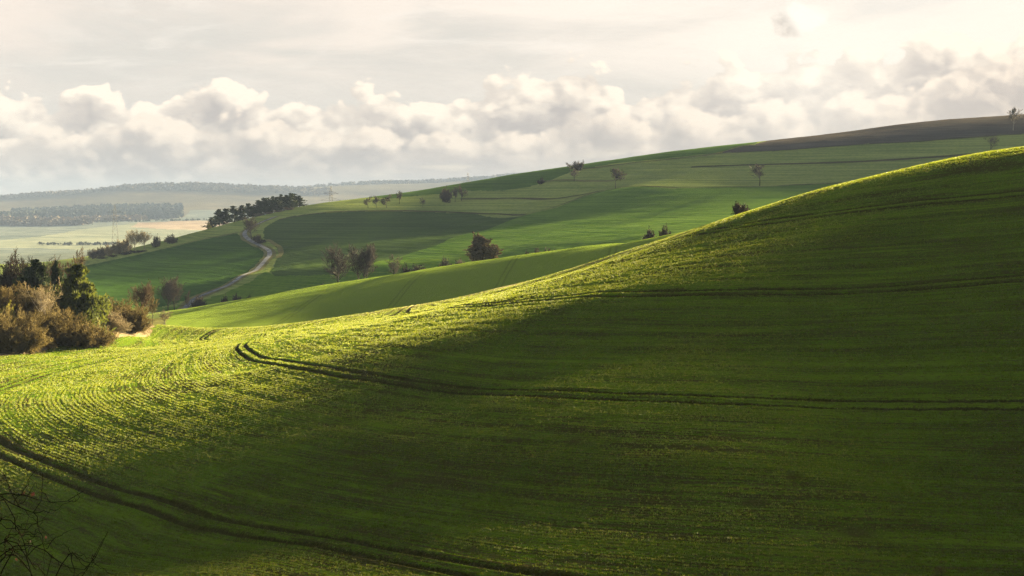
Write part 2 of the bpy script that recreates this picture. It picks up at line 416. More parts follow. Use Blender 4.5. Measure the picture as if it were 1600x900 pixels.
P_TG = np.vstack([[flat(560, 1300), flat(560, 940)], plan([(610,310),(680,302),(735,297),(790,296),(830,290),(860,281),(900,265),(960,255),(1060,245),(1128,238),(1150,231),(1180,226)]), [flat(1185, 1030), flat(1330, 1046), flat(1500, 1046), flat(1900, 1046), flat(1900, 1300)]])
P_STRIP_A = None
P_PALE = np.array([flat(-120, 2700), flat(60, 2600), flat(170, 2250), flat(330, 2100), flat(420, 2700), flat(420, 4700), flat(210, 4600), flat(140, 4050), flat(60, 3400)])
P_PINK = np.array([flat(205, 4150), flat(250, 3950), flat(345, 3850), flat(360, 4600), flat(300, 4700), flat(215, 4600)])
P_WOOD = np.array([flat(-500, 4700), flat(60, 4750), flat(170, 4950), flat(280, 5300), flat(300, 6300), flat(-500, 6300)])

# ------------------------------------------------------------------ ground mesh
def vnoise(x, y, seed):
    """smooth value noise for small swells of the ground"""
    xi = np.floor(x).astype(np.int64); yi = np.floor(y).astype(np.int64)
    fx = x - xi; fy = y - yi
    fx = fx * fx * (3 - 2 * fx); fy = fy * fy * (3 - 2 * fy)
    def h(a, b):
        n = (a * 374761393 + b * 668265263 + seed * 974634777) & 0x7fffffff
        n = ((n ^ (n >> 13)) * 1274126177) & 0x7fffffff
        return ((n ^ (n >> 16)) & 0xffff) / 65535.
    return (h(xi, yi) * (1 - fx) + h(xi + 1, yi) * fx) * (1 - fy) + (h(xi, yi + 1) * (1 - fx) + h(xi + 1, yi + 1) * fx) * fy - .5
def swell(x, y):
    r = np.hypot(x, y)
    k = np.clip((r - 30) / 60, 0, 1)
    return k * (.55 * vnoise(x / 31, y / 31, 1) + .22 * vnoise(x / 11, y / 11, 2) + .09 * vnoise(x / 4.2, y / 4.2, 5) + np.clip((r - 400) / 300, 0, 1) * 1.6 * vnoise(x / 70, y / 70, 3)
                + np.clip((r - 4300) / 900, 0, 1) * 10 * vnoise(x / 260, y / 260, 4))
def Z(x, y): return H(x, y) + swell(np.asarray(x, float), np.asarray(y, float))
def z1(x, y): return float(Z(np.array([x]), np.array([y]))[0])

ang = np.concatenate([np.arange(-180, -60, 12), np.arange(-60, -26, 2), np.arange(-26, -19.4, .3), np.arange(-19.4, 19.4, .036), np.arange(19.4, 26, .3), np.arange(26, 60, 2), np.arange(60, 180, 12)])
ang = np.radians(ang); NA = len(ang)
rr = [1.5]
while rr[-1] < 13000:
    r = rr[-1]
    if r < 40: k = .03
    elif r < 125: k = .0030
    elif r < 330: k = .0032
    elif r < 430: k = .003
    elif r < 1060: k = .0026
    elif r < 1300: k = .01
    else: k = .012
    rr.append(r * (1 + k))
rr = np.array(rr); NR = len(rr)
RG, AG = np.meshgrid(rr, ang, indexing='ij')
GX = RG * np.sin(AG); GY = RG * np.cos(AG)
# relief: solve it on every fourth column inside the wedge, spread round outside
inw = np.abs(ang) <= AZMAX
cols = np.nonzero(inw)[0]
pick = np.unique(np.r_[cols[::4], cols[-1]])
Hs = H(GX[:, pick], GY[:, pick])
GZ = np.empty_like(GX)
for i in range(NR):
    GZ[i] = np.interp(np.clip(ang, -AZMAX, AZMAX), ang[pick], Hs[i])
GZ += swell(GX, GY)

# rows of the drill: one number per tramline, smooth in between
RS, RV, RT = [], [], []
for k, T in enumerate((T1, T2, T3, T4)):
    P_ = np.array([pt(*r)[:2] for r in T])
    L = np.r_[0, np.cumsum(np.hypot(*np.diff(P_, axis=0).T))]
    nose = L[int(np.argmin([r[0] for r in T]))]
    RS += list(P_); RV += [36. * k] * len(P_); RT += list(L - nose)
for Tp, v in (([(1600,232,230),(1250,305,252),(1060,367,283)], 146.), ([(262,527,318),(150,536,265),(0,556,225),(-120,575,205)], -26.), ([(100,960,80),(400,980,66),(900,1000,50),(1600,1000,50)], -18.)):
    for r in Tp: RS.append(pt(*r)[:2]); RV.append(v); RT.append(np.nan)
RS = np.array(RS); RV = np.array(RV); RT = np.array(RT)
fit_s = tps_fit(RS / 100, RV, 1e-5)
ok = ~np.isnan(RT)
fit_t = tps_fit(RS[ok] / 100, RT[ok], 1e-4)
nearr = np.nonzero(rr < 640)[0]
S = np.zeros_like(GX); Tt = np.zeros_like(GX)
pk = pick
fx, fy = fold(GX[np.ix_(nearr, pk)], GY[np.ix_(nearr, pk)])
s_ = tps_eval(fit_s, fx, fy); t_ = tps_eval(fit_t, fx, fy)
ac = np.clip(ang, -AZMAX, AZMAX)
for j, i in enumerate(nearr):
    S[i] = np.interp(ac, ang[pick], s_[j]); Tt[i] = np.interp(ac, ang[pick], t_[j])
# the second slope is drilled up and down
colpx = 800 + F * np.tan(ac)
Eh = np.array([(a, Y + 28) for a, b, Y in E][::-1] + [(-400, 365)]); Eh = Eh[np.argsort(Eh[:, 0])]
cut = np.interp(colpx, Eh[:, 0], Eh[:, 1]) / np.cos(ac)
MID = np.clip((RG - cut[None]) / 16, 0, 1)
a1 = np.array(pt(757, 444, 340)[:2]); a2 = np.array(pt(810, 410, 425)[:2])
dv = (a2 - a1) / np.linalg.norm(a2 - a1); nv = np.array([dv[1], -dv[0]])
S2 = (GX - a1[0]) * nv[0] + (GY - a1[1]) * nv[1]
S2 = S2 * (36. / 13.5) * .5
Tt = np.where(MID > .5, (GX - a1[0]) * dv[0] + (GY - a1[1]) * dv[1], Tt)
SS = np.where(MID > .5, S2, S)
# wheel ruts pressed into the soil, and the shoulder they push up
wv = np.mod(S + 18, 36) - 18
wd = np.abs(np.abs(wv) - 1.)
nearmask = (MID < .5) & (RG < 400)
GZ -= np.where(nearmask, (.27 * np.exp(-(wd / .30) ** 2) - .07 * np.exp(-((wd - .58) / .2) ** 2)), 0)
# patches of bare soil in the crop
BARE = np.zeros_like(GX)
for px, py, wpx, hpx in [(176,611,26,5),(165,614,10,3),(292,601,22,4),(332,604,34,5),(350,598,16,4),(312,563,26,4),(205,565,40,3),(390,585,20,4),(370,589,14,3),(560,740,40,5),(620,765,50,5),(740,870,26,5),(770,877,24,4),(330,708,16,4),(195,739,12,3),(30,705,12,4),(100,737,16,4),(320,795,8,3),(900,700,50,5),(1340,842,70,6),(1240,752,40,4),(1180,800,60,5)]:
    bx, by = hit(px, py, 45., 320.)
    sx = wpx * by / F * .5; sy = max(hpx * by / F * 4.0, 1.)
    w_ = np.exp(-(((GX - bx) / sx) ** 2 + ((GY - by) / sy) ** 2))
    BARE = np.maximum(BARE, w_)

# sunlight along the crown of the spur, painted as a pale straw strip
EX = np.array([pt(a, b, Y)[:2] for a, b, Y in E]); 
LIT_STRIP = np.zeros_like(GX)
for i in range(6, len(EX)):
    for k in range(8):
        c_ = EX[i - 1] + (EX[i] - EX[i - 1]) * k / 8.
        LIT_STRIP = np.maximum(LIT_STRIP, np.exp(-((GX - c_[0]) / 9) ** 2 - ((GY - c_[1] + 4) / 12) ** 2))
LIT_STRIP = np.clip(LIT_STRIP * (.85 + .8 * vnoise(GX / 13, GY / 13, 31) + .5 * vnoise(GX / 4, GY / 4, 32)), 0, 1) * .95

def new_mesh(name, co, faces):
    me = bpy.data.meshes.new(name)
    n = faces.shape[1]
    me.vertices.add(len(co)); me.vertices.foreach_set('co', np.ascontiguousarray(co, np.float32).ravel())
    me.loops.add(faces.size); me.loops.foreach_set('vertex_index', np.ascontiguousarray(faces, np.int32).ravel())
    me.polygons.add(len(faces)); me.polygons.foreach_set('loop_start', np.arange(0, faces.size, n, dtype=np.int32))
    me.polygons.foreach_set('use_smooth', np.ones(len(faces), bool))
    me.update(calc_edges=True)
    return me
def link(name, me, mat=None, parent=None):
    o = bpy.data.objects.new(name, me); COL.objects.link(o)
    if mat is not None: me.materials.append(mat)
    if parent is not None: o.parent = parent
    return o
idx = np.arange(NR * NA).reshape(NR, NA)
quad = np.stack([idx[:-1, :-1], idx[:-1, 1:], idx[1:, 1:], idx[1:, :-1]], -1)
wrap = np.stack([idx[:-1, -1], idx[:-1, 0], idx[1:, 0], idx[1:, -1]], -1)
quads = np.concatenate([quad.reshape(-1, 4), wrap])[:, ::-1]
fxy = np.stack([GX.ravel(), GY.ravel()], -1)
fc = fxy[quads].mean(1); cx, cyy = fc[:, 0], fc[:, 1]
wx, wy = fold(cx, cyy)
rad = np.hypot(cx, cyy)
# ragged borders, as hedgeless fields have
jx = wx + .8 * vnoise(cx / 3, cyy / 3, 11) * (rad > 300); jy = wy + 1.6 * vnoise(cx / 3, cyy / 3, 12) * (rad > 300)
region = np.full(len(quads), 'meadow', dtype='<U14')
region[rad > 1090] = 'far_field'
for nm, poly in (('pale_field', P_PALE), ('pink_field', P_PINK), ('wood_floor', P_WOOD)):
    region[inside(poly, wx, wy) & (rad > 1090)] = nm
region[rad > 6300] = 'wood_floor'
far = (rad > 440) & (rad < 1320)
for nm, poly in (('valley_grass', GREEN_BOTTOM), ('field_a', P_A), ('field_b', P_B), ('field_c', P_C), ('top_green', P_TG), ('ploughed', P_PL)):
    region[inside(poly, jx, jy) & far] = nm
region[(rad <= 440) & (region == 'meadow')] = 'scrub'
region[inside(np.array(EDGE_L[:-2] + [flat(262, 350), flat(215, 302), flat(140, 270), flat(60, 246), flat(0, 231), flat(-120, 211), flat(-420, 190)]), jx, jy)] = 'margin'
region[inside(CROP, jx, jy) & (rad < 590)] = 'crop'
region[(rad < 590) & (np.abs(np.arctan2(cx, cyy)) > R(40)) ] = 'crop'
ALLCO = np.stack([GX.ravel(), GY.ravel(), GZ.ravel()], -1)
NAMES = {'crop': ('crop_field', 'near field of young green wheat drilled in curving rows with wheel tracks'),
 'valley_grass': ('valley_pasture', 'bright green pasture in the valley behind the near ridge'),
 'field_a': ('crop_field', 'dark green field left of the winding road'),
 'field_b': ('crop_field', 'dull dark green field right of the winding road'),
 'field_c': ('crop_field', 'striped bright green field below the lone trees'),
 'meadow': ('meadow', 'olive rough meadow along the far hillside'),
 'top_green': ('crop_field', 'green field along the far skyline'),
 'ploughed': ('ploughed_field', 'brown ploughed field at the top of the far hill'),
 'margin': ('field_margin', 'pale dead grass along the foot of the bushes'),
 'scrub': ('scrub_ground', 'rough brown ground under the bushes'),
 'far_field': ('ground', 'hazy plain of fields in the far valley'),
 'pale_field': ('far_field', 'pale green field in the hazy valley'),
 'pink_field': ('far_field', 'pinkish bare field in the hazy valley'),
 'wood_floor': ('hills', 'wooded ridges on the hazy horizon')}
for key, (nm, lab) in NAMES.items():
    fs = quads[region == key]
    if not len(fs): print('EMPTY REGION', key); continue
    used, inv = np.unique(fs, return_inverse=True)
    me = new_mesh(nm, ALLCO[used], inv.reshape(-1, 4))
    if key == 'crop':
        for an, arr in (('row', SS), ('along', Tt), ('slope_two', MID), ('bare', BARE), ('dry', LIT_STRIP)):  # the last one carries the painted sunlight on the crest
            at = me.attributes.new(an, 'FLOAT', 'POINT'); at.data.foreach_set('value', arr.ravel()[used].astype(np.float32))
    o = link(nm, me, MAT[key]); o['kind'] = 'structure'; o['label'] = lab

# ------------------------------------------------------------------ road and verges
def smooth_line(P, step):
    P = np.array(P, float)
    for _ in range(3):
        Q = np.empty((len(P) * 2, 2)); Q[0::2] = P; Q[-1] = P[-1]
        A = .75 * P[:-1] + .25 * P[1:]; B = .25 * P[:-1] + .75 * P[1:]
        P = np.vstack([P[:1], np.stack([A, B], 1).reshape(-1, 2), P[-1:]])
    L = np.r_[0, np.cumsum(np.hypot(*np.diff(P, axis=0).T))]
    t = np.arange(0, L[-1], step)
    return np.stack([np.interp(t, L, P[:, 0]), np.interp(t, L, P[:, 1])], -1)
def ribbon(name, line, offs, lift, mat, label, wob=0., seed=1):
    d = np.gradient(line, axis=0); d /= np.linalg.norm(d, axis=1, keepdims=True)
    n = np.stack([d[:, 1], -d[:, 0]], -1)
    co = []
    for k, o in enumerate(offs):
        p = line + n * (o + wob * vnoise(np.arange(len(line)) * .13, np.full(len(line), k * 7.3), seed)[:, None] * 2)
        z = Z(p[:, 0], p[:, 1]) + lift
        co.append(np.c_[p, z])
    co = np.array(co); m_, n_ = co.shape[:2]
    ii = np.arange(m_ * n_).reshape(m_, n_)
    f = np.stack([ii[:-1, :-1], ii[:-1, 1:], ii[1:, 1:], ii[1:, :-1]], -1).reshape(-1, 4)
    co = co.reshape(-1, 3)
    me = new_mesh(name, co, f)
    if me.polygons[0].normal.z < 0: me.flip_normals()
    o = link(name, me, mat); o['kind'] = 'structure'; o['label'] = label
    return o
ROAD = smooth_line([hit(a, b) for a, b in ROAD_PX], 1.5)
ribbon('verge', ROAD, [-2.9, -2.2, -1.0, 1.0, 2.2, 2.9], .12, MAT['verge'], 'pale grass verge along the winding road', .5, 3)
ribbon('road', ROAD, [-1.1, -.4, .4, 1.1], .22, MAT['road'], 'narrow wet tarmac road winding over the hill')
HEDGE_LINES = [
 ([(436,345),(470,339),(510,334),(580,332),(660,331.3),(740,332.5),(800,333),(836,332),(870,325),(910,308),(948,298)], 1.6, 'track_bank', 'dark grassy bank between meadow and dark green field'),
 ([(950,298),(1050,297),(1160,294.5),(1260,290.5),(1335,285.5),(1420,280)], 1.2, 'track_bank', 'dark grassy bank under the lone trees'),
 ([(225,395),(300,378),(345,369),(372,365)], 1.4, 'track_bank', 'dark grassy bank above the left dark field'),
 ([(720,311),(780,309),(840,310),(900,308),(940,300)], 1.3, 'track_bank', 'faint bank across the olive meadow'),
 ([(838,284),(880,281),(930,284),(960,285)], 1., 'verge', 'straw coloured strip above the lone tree'),
 ([(1080,262),(1160,258),(1260,256),(1360,252),(1440,246),(1530,240)], 2.2, 'track_bank', 'dark fold across the upper meadow'),
 ([(910,264),(980,256),(1060,247),(1130,239),(1200,236),(1300,231),(1400,226),(1500,218),(1600,211)], 1.3, 'track_bank', 'dark edge below the ploughed field'),
 ([(1100,243),(1128,238),(1150,231.5),(1180,227)], 1.2, 'verge', 'pale headland beside the ploughed field'),
 ([(436,405),(440,392),(432,381),(416,374)], 1.0, 'verge', 'dry grass rim above the bend of the road'),
]
for pxs, w_, mk, lab in HEDGE_LINES:
    ribbon('grass_bank', smooth_line([hit(a, b) for a, b in pxs], 2.), [-w_, -.3 * w_, .4 * w_, w_], .3, MAT[mk], lab, .6, len(lab))
# ------------------------------------------------------------------ trees and bushes
def rot_about(v, axis, a):
    c, s = np.cos(a)[:, None], np.sin(a)[:, None]
    return v * c + np.cross(axis, v) * s + axis * (axis * v).sum(1, keepdims=True) * (1 - c)
def unit(v): return v / np.maximum(np.linalg.norm(v, axis=-1, keepdims=True), 1e-9)
def branch_points(p, d, L, bend, wig, n, rng):
    """n+1 points along every branch, bending towards the sky (or the ground)"""
    t = np.linspace(0, 1, n + 1)[None, :, None]
    side = unit(rng.normal(size=d.shape))
    pts = p[:, None] + d[:, None] * L[:, None, None] * t + np.array([0, 0, 1.])[None, None] * (bend * L)[:, None, None] * t ** 2
    pts = pts + side[:, None] * (wig * L)[:, None, None] * np.sin(t * math.pi * 1.3)
    return pts
def tubes(pts, r0, r1, k):
    nb, n, _ = pts.shape
    tan = unit(np.gradient(pts, axis=1))
    ref = np.where(np.abs(tan[:, :1, 2:3]) > .9, np.array([1., 0, 0]), np.array([0, 0, 1.]))
    u = unit(np.cross(tan, np.broadcast_to(ref, tan.shape))); v = np.cross(tan, u)
    t = np.linspace(0, 1, n)[None, :]
    rad = r0[:, None] * (1 - t) + r1[:, None] * t
    a = np.arange(k) * 2 * math.pi / k
    ring = u[:, :, None] * np.cos(a)[None, None, :, None] + v[:, :, None] * np.sin(a)[None, None, :, None]
    co = pts[:, :, None] + ring * rad[:, :, None, None]
    ii = np.arange(nb * n * k).reshape(nb, n, k)
    j = np.roll(ii, -1, 2)
    f = np.stack([ii[:, :-1], j[:, :-1], j[:, 1:], ii[:, 1:]], -1).reshape(-1, 4)
    return co.reshape(-1, 3), f
def children(pts, L, n, t0, t1, ang, ratio, rng, taper=.5, jit=.25):
    nb, m, _ = pts.shape
    par = np.repeat(np.arange(nb), n)
    t = t0 + (t1 - t0) * ((np.tile(np.arange(n), nb) + rng.random(nb * n)) / n)
    x = t * (m - 1); i = np.minimum(x.astype(int), m - 2); fr = (x - i)[:, None]
    a, b = pts[par, i], pts[par, i + 1]
    p = a * (1 - fr) + b * fr; tan = unit(b - a)
    perp = unit(np.cross(tan, unit(rng.normal(size=tan.shape))))
    A = np.radians(ang) * (1 + jit * rng.normal(size=len(par)))
    d = unit(tan * np.cos(A)[:, None] + perp * np.sin(A)[:, None])
    LL = L[par] * ratio * (1 - taper * (t - t0) / max(t1 - t0, 1e-6)) * (1 + .22 * rng.normal(size=len(par)))
    return p, d, np.maximum(LL, .05), t, par
def join(parts):
    co, fs, o = [], [], 0
    for c, f in parts:
        co.append(c); fs.append(f + o); o += len(c)
    return np.vstack(co), np.vstack(fs)
def leaves(p, size, rng, flat=.5, elong=1.6):
    """one small four-sided leaf or tuft at every point"""
    n = len(p)
    a = unit(rng.normal(size=(n, 3)) * np.array([1, 1, flat])); b = unit(np.cross(a, rng.normal(size=(n, 3))))
    s = size * (.6 + .8 * rng.random(n))[:, None]
    co = np.stack([p - a * s * elong * .5, p + b * s * .5, p + a * s * elong * .5, p - b * s * .5], 1).reshape(-1, 3)
    return co, np.arange(4 * n).reshape(n, 4)

def bare_tree(seed, h=10., trunk=.32, limbs=10, limb_len=.52, limb_ang=42, rise=.12, twr=.009, stems=1, n2=7, n3=7, n4=4, lean=0., t0=None, droop=0., leafy=0, thick=.018, tap=.55, jit1=.2):
    rng = np.random.default_rng(seed)
    base = np.zeros((stems, 3)); dirs = np.tile([0, 0, 1.], (stems, 1))
    if stems > 1:
        a = np.arange(stems) * 2 * math.pi / stems + rng.random(stems)
        base[:, 0] = np.cos(a) * .25; base[:, 1] = np.sin(a) * .25
        dirs[:, 0] = np.cos(a) * .30; dirs[:, 1] = np.sin(a) * .30
    dirs = unit(dirs + rng.normal(size=dirs.shape) * .04 + np.array([lean, 0, 0]))
    base[:, 2] = -.25
    L0 = np.full(stems, h * .80)
    p0 = branch_points(base, dirs, L0, np.zeros(stems), np.full(stems, .02), 8, rng)
    T = [tubes(p0, np.full(stems, h * thick), np.full(stems, h * .004), 8)]
    b0 = trunk if t0 is None else t0
    p, d, L, t, par = children(p0, np.full(stems, h), limbs, b0, .98, limb_ang, limb_len, rng, tap, jit1)
    p1 = branch_points(p, d, L, np.full(len(L), rise), np.full(len(L), .06), 5, rng)
    r1 = h * thick * .42 * (1.1 - .6 * t)
    T.append(tubes(p1, r1, r1 * .25, 5))
    p, d, L2, t, par = children(p1, L, n2, .18, 1., 40, .50, rng, .5)
    p2 = branch_points(p, d, L2, np.full(len(L2), rise * .8 - droop * .5), np.full(len(L2), .08), 4, rng)
    r2 = r1[par] * .38
    C = [tubes(p2, r2, np.full(len(r2), h * twr * .12), 4)]
    p, d, L3, t, par = children(p2, L2, n3, .15, 1., 38, .50, rng, .45)
    p3 = branch_points(p, d, L3, np.full(len(L3), rise * .5 - droop), np.full(len(L3), .09), 3, rng)
    C.append(tubes(p3, np.full(len(L3), h * twr * .14), np.full(len(L3), h * twr * .05), 3))
    if n4:
        p, d, L4, t, par = children(p3, L3, n4, .1, 1., 36, .55, rng, .4)
        p4 = branch_points(p, d, L4, np.full(len(L4), .05 - droop), np.full(len(L4), .08), 2, rng)
        C.append(tubes(p4, np.full(len(L4), h * twr * .08), np.full(len(L4), h * twr * .03), 3))
        if leafy:
            q = p4[:, 1:].reshape(-1, 3); q = q[rng.random(len(q)) < leafy]
            C.append(leaves(q, h * .016, rng))
    tc, tf = join(T); cc, cf = join(C)
    top = cc[:, 2].max(); wid = np.percentile(np.abs(cc[:, 0]), 98) * 2
    return (tc, tf, cc, cf, top, wid)
def bush(seed, h=3., stems=26, spread=58, n2=8, n3=7, n4=4, twr=.006, leafy=0, leaf=.035, leafcap=1e9):
    rng = np.random.default_rng(seed)
    a = rng.random(stems) * 2 * math.pi; e = np.radians(spread) * np.sqrt(rng.random(stems))
    d = np.stack([np.cos(a) * np.sin(e), np.sin(a) * np.sin(e), np.cos(e)], -1)
    p = np.stack([np.cos(a), np.sin(a), a * 0], -1) * (rng.random(stems) * h * .28)[:, None]; p[:, 2] = -.1
    L = h * (.62 + .4 * rng.random(stems)) * (1 - .18 * (e / np.radians(max(spread, 1))))
    p1 = branch_points(p, d, L, np.full(stems, -.06), np.full(stems, .06), 5, rng)
    T = [tubes(p1, np.full(stems, h * .012), np.full(stems, h * .004), 4)]
    q, d, L2, t, par = children(p1, L, n2, .12, 1., 36, .48, rng, .4)
    p2 = branch_points(q, d, L2, np.full(len(L2), .03), np.full(len(L2), .1), 4, rng)
    C = [tubes(p2, np.full(len(L2), h * .005), np.full(len(L2), h * .0022), 3)]
    q, d, L3, t, par = children(p2, L2, n3, .1, 1., 40, .48, rng, .4)
    p3 = branch_points(q, d, L3, np.full(len(L3), .05), np.full(len(L3), .1), 3, rng)
    C.append(tubes(p3, np.full(len(L3), h * twr * .5), np.full(len(L3), h * twr * .25), 3))
    if n4:
        q, d, L4, t, par = children(p3, L3, n4, .1, 1., 40, .5, rng, .3)
        p4 = branch_points(q, d, L4, np.full(len(L4), .05), np.full(len(L4), .1), 2, rng)
        C.append(tubes(p4, np.full(len(L4), h * twr * .35), np.full(len(L4), h * twr * .15), 3))
        if leafy:
            q = p4[:, 1:].reshape(-1, 3); q = q[rng.random(len(q)) < leafy]
            C.append(leaves(q, h * leaf, rng))
    tc, tf = join(T); cc, cf = join(C)
    keep = cc[:, 2] > -.3
    return (tc, tf, cc, cf, cc[:, 2].max(), np.percentile(np.abs(cc[:, 0]), 98) * 2)
def conifer(seed, h=10., width=.36, clear=.12, boughs=95, sprigs=46, size=.022, shape=1.0, ragged=.3, droop=.25):
    rng = np.random.default_rng(seed)
    p0 = branch_points(np.array([[0, 0, -.2]]), np.array([[0, 0, 1.]]), np.array([h * 1.0]), np.zeros(1), np.full(1, .01), 10, rng)
    T = [tubes(p0, np.array([h * .017]), np.array([h * .003]), 7)]
    t = clear + (1 - clear) * np.sort(rng.random(boughs)) ** .9
    x = t * 10; i = np.minimum(x.astype(int), 9); fr = (x - i)[:, None]
    p = p0[0, i] * (1 - fr) + p0[0, i + 1] * fr
    a = rng.random(boughs) * 2 * math.pi
    rise = .05 + .55 * t
    d = unit(np.stack([np.cos(a), np.sin(a), rise], -1))
    prof = np.clip((1 - t) / (1 - clear), 0, 1) ** shape * np.clip((t - clear) / .12 + .55, 0, 1)
    L = h * width * .5 * (prof + .07) * (1 + ragged * rng.normal(size=boughs)).clip(.4, 1.7)
    p1 = branch_points(p, d, L, np.full(boughs, -droop), np.full(boughs, .05), 4, rng)
    T.append(tubes(p1, np.full(boughs, h * .004), np.full(boughs, h * .0012), 3))
    q, dd, L2, tt, par = children(p1, L, sprigs, .12, 1., 55, .34, rng, .55)
    L2 = np.maximum(L2, h * .018)
    dd[:, 2] -= .12; dd = unit(dd)
    side = unit(np.cross(dd, rng.normal(size=dd.shape)))
    w = h * size * (.5 + .8 * rng.random(len(q)))[:, None]
    tip = q + dd * L2[:, None]
    mid = q + dd * (L2 * .55)[:, None]
    co = np.stack([q, mid + side * w * .5, tip, mid - side * w * .5], 1).reshape(-1, 3)
    cf = np.arange(len(co)).reshape(-1, 4)
    tc, tf = join(T)
    return (tc, tf, co, cf, co[:, 2].max(), np.percentile(np.abs(co[:, 0]), 98) * 2)

def plant_material(name, a, b, scale=1.2, trans=.25, rough=.9, spec=.02):
    m, q = material(name)
    n = q.noise(q.n('ShaderNodeTexCoord').outputs['Object'], scale, 3, .6)
    rnd = q.n('ShaderNodeObjectInfo').outputs['Random']
    c = q.mix(q.step(n, .35, .65), a, b)
    c = q.mix(q.mul(rnd, .35), c, tuple(.75 * (x + y) / 2 for x, y in zip(a, b)))
    return finish(m, q, c, rough, None, trans=trans, tcol=q.mix(.5, c, b), spec=spec)
PM = {
 'bark': plant_material('dark_bark', (.016, .013, .010), (.032, .026, .020), trans=0),
 'bark_pale': plant_material('pale_bark', (.16, .14, .11), (.26, .23, .19), trans=0),
 'twig_dark': plant_material('dark_twigs', (.018, .013, .010), (.036, .026, .018), trans=0),
 'twig_red': plant_material('reddish_twigs', (.036, .024, .014), (.064, .042, .024), trans=.08),
 'twig_brown': plant_material('brown_twigs', (.013, .010, .008), (.027, .020, .015), trans=0),
 'twig_thorn': plant_material('shaded_thorn_twigs', (.003, .0025, .002), (.005, .004, .003), trans=0, spec=0.),  # near black: shade over the bush put into the twig colour
 'twig_warm': plant_material('warm_brown_twigs', (.058, .043, .014), (.132, .100, .036), trans=.2),
 'twig_straw': plant_material('straw_twigs', (.15, .118, .070), (.23, .185, .115), trans=.2),
 'twig_grey': plant_material('grey_twigs', (.050, .040, .032), (.085, .070, .055), trans=.05),
 'leaf_olive': plant_material('olive_leaves', (.10, .10, .016), (.19, .17, .03), trans=.3),
 'needles': plant_material('dark_needles', (.010, .016, .007), (.020, .030, .011), .5, trans=.1),
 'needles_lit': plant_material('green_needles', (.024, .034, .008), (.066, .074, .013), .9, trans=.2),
 'brown_leaf': plant_material('brown_hanging_twigs', (.040, .030, .016), (.075, .055, .028), trans=.15),
}
KINDS = {}
def proto(key, data, tname='trunk', cname='crown'):
    tc, tf, cc, cf, top, wid = data
    KINDS[key] = (new_mesh(key + '_' + tname, tc, tf), new_mesh(key + '_' + cname, cc, cf), top, wid, tname, cname)
for i in range(3): proto('round_tree_%s' % 'abc'[i], bare_tree(20 + i, limbs=30, limb_len=.44, limb_ang=50, rise=.30, trunk=.34, n2=8, n3=8, n4=5, twr=.018, tap=.40))
for i in range(2): proto('slim_tree_%s' % 'ab'[i], bare_tree(40 + i, limbs=16, limb_len=.36, limb_ang=40, rise=.2, trunk=.30, n2=8, n3=8, n4=5, thick=.016, twr=.022))
for i in range(2): proto('orchard_tree_%s' % 'ab'[i], bare_tree(50 + i, limbs=14, limb_len=.60, limb_ang=58, rise=.12, trunk=.30, n2=9, n3=9, n4=6, twr=.034, thick=.03, lean=.08))
proto('vase_tree', bare_tree(61, limbs=11, limb_len=.62, limb_ang=30, rise=.1, t0=.26, n2=8, n3=7, n4=4, thick=.02, twr=.018))
proto('forked_tree', bare_tree(63, stems=2, limbs=18, limb_len=.40, limb_ang=46, rise=.24, t0=.28, n2=8, n3=8, n4=5, twr=.018, tap=.40))
proto('dense_tree', bare_tree(71, limbs=48, limb_len=.34, limb_ang=60, rise=.22, trunk=.08, n2=9, n3=8, n4=6, droop=.16, twr=.018, leafy=.8, t0=.12, jit1=.12), 'trunk', 'crown')
proto('ball_tree', bare_tree(74, limbs=26, limb_len=.34, limb_ang=58, rise=.18, t0=.42, n2=8, n3=8, n4=6, twr=.026, thick=.016))
for i in range(3): proto('far_bush_%s' % 'abc'[i], bush(80 + i, stems=26, n2=8, n3=7, n4=5, twr=.030), 'stems', 'twigs')
for i in range(3): proto('near_bush_%s' % 'abc'[i], bush(90 + i, stems=54, spread=70, n2=10, n3=9, n4=6, twr=.011), 'stems', 'twigs')
proto('leafy_bush', bush(97, stems=34, spread=62, n2=8, n3=7, n4=3, twr=.008, leafy=.5, leaf=.05), 'stems', 'foliage')
for i in range(3): proto('pine_%s' % 'abc'[i], conifer(100 + i, width=.48 + .06 * i, clear=.10, boughs=90, sprigs=26, size=.055, shape=.55, ragged=.35, droop=.1))
for i in range(2): proto('spruce_%s' % 'ab'[i], conifer(110 + i, width=.92, clear=.03, boughs=210, sprigs=66, size=.028, shape=.72, ragged=.36, droop=.22))

MY = np.array([(a, Y) for a, b, Y in M])
def behind(px, more): return float(np.interp(px, MY[:, 0], MY[:, 1])) + more        # just beyond the second slope's crest
def plant(kind, name, cat, label, px, Y, top_py, wpx, tm, cm, group=None, rot=None, base=None, h_=None):
    """stand a plant where its foot is in the valley; size it from its real height"""
    tme, cme, top, wid, tn, cn = KINDS[kind]
    if Y == 'behind': Y = behind(px, 16 if h_ is None else h_)
    if Y is None: x, y = hit(px, base, 440, 1240)
    else: x, y = flat(px, Y); x = pt(px, base or 400, Y)[0]
    z = z1(x, y)
    rx, rz = ray(px, top_py)
    h = max(rz * y - z, .4)
    w = wpx / F * y
    e = bpy.data.objects.new(name, None); COL.objects.link(e)
    e.empty_display_size = .5
    e.location = (x, y, z)
    e.scale = (w / wid, w / wid, h / top)
    e.rotation_euler = (0, 0, (abs(hash((px * 7, top_py * 13))) % 628) / 100. if rot is None else rot)
    e['label'] = label; e['category'] = cat
    if group: e['group'] = group
    for nm, me, mk in ((tn, tme, tm), (cn, cme, cm)):
        o = bpy.data.objects.new(nm, me); COL.objects.link(o); o.parent = e
        if not me.materials: me.materials.append(PM[mk])
        o.material_slots[0].link = 'OBJECT'; o.material_slots[0].material = PM[mk]
    return e
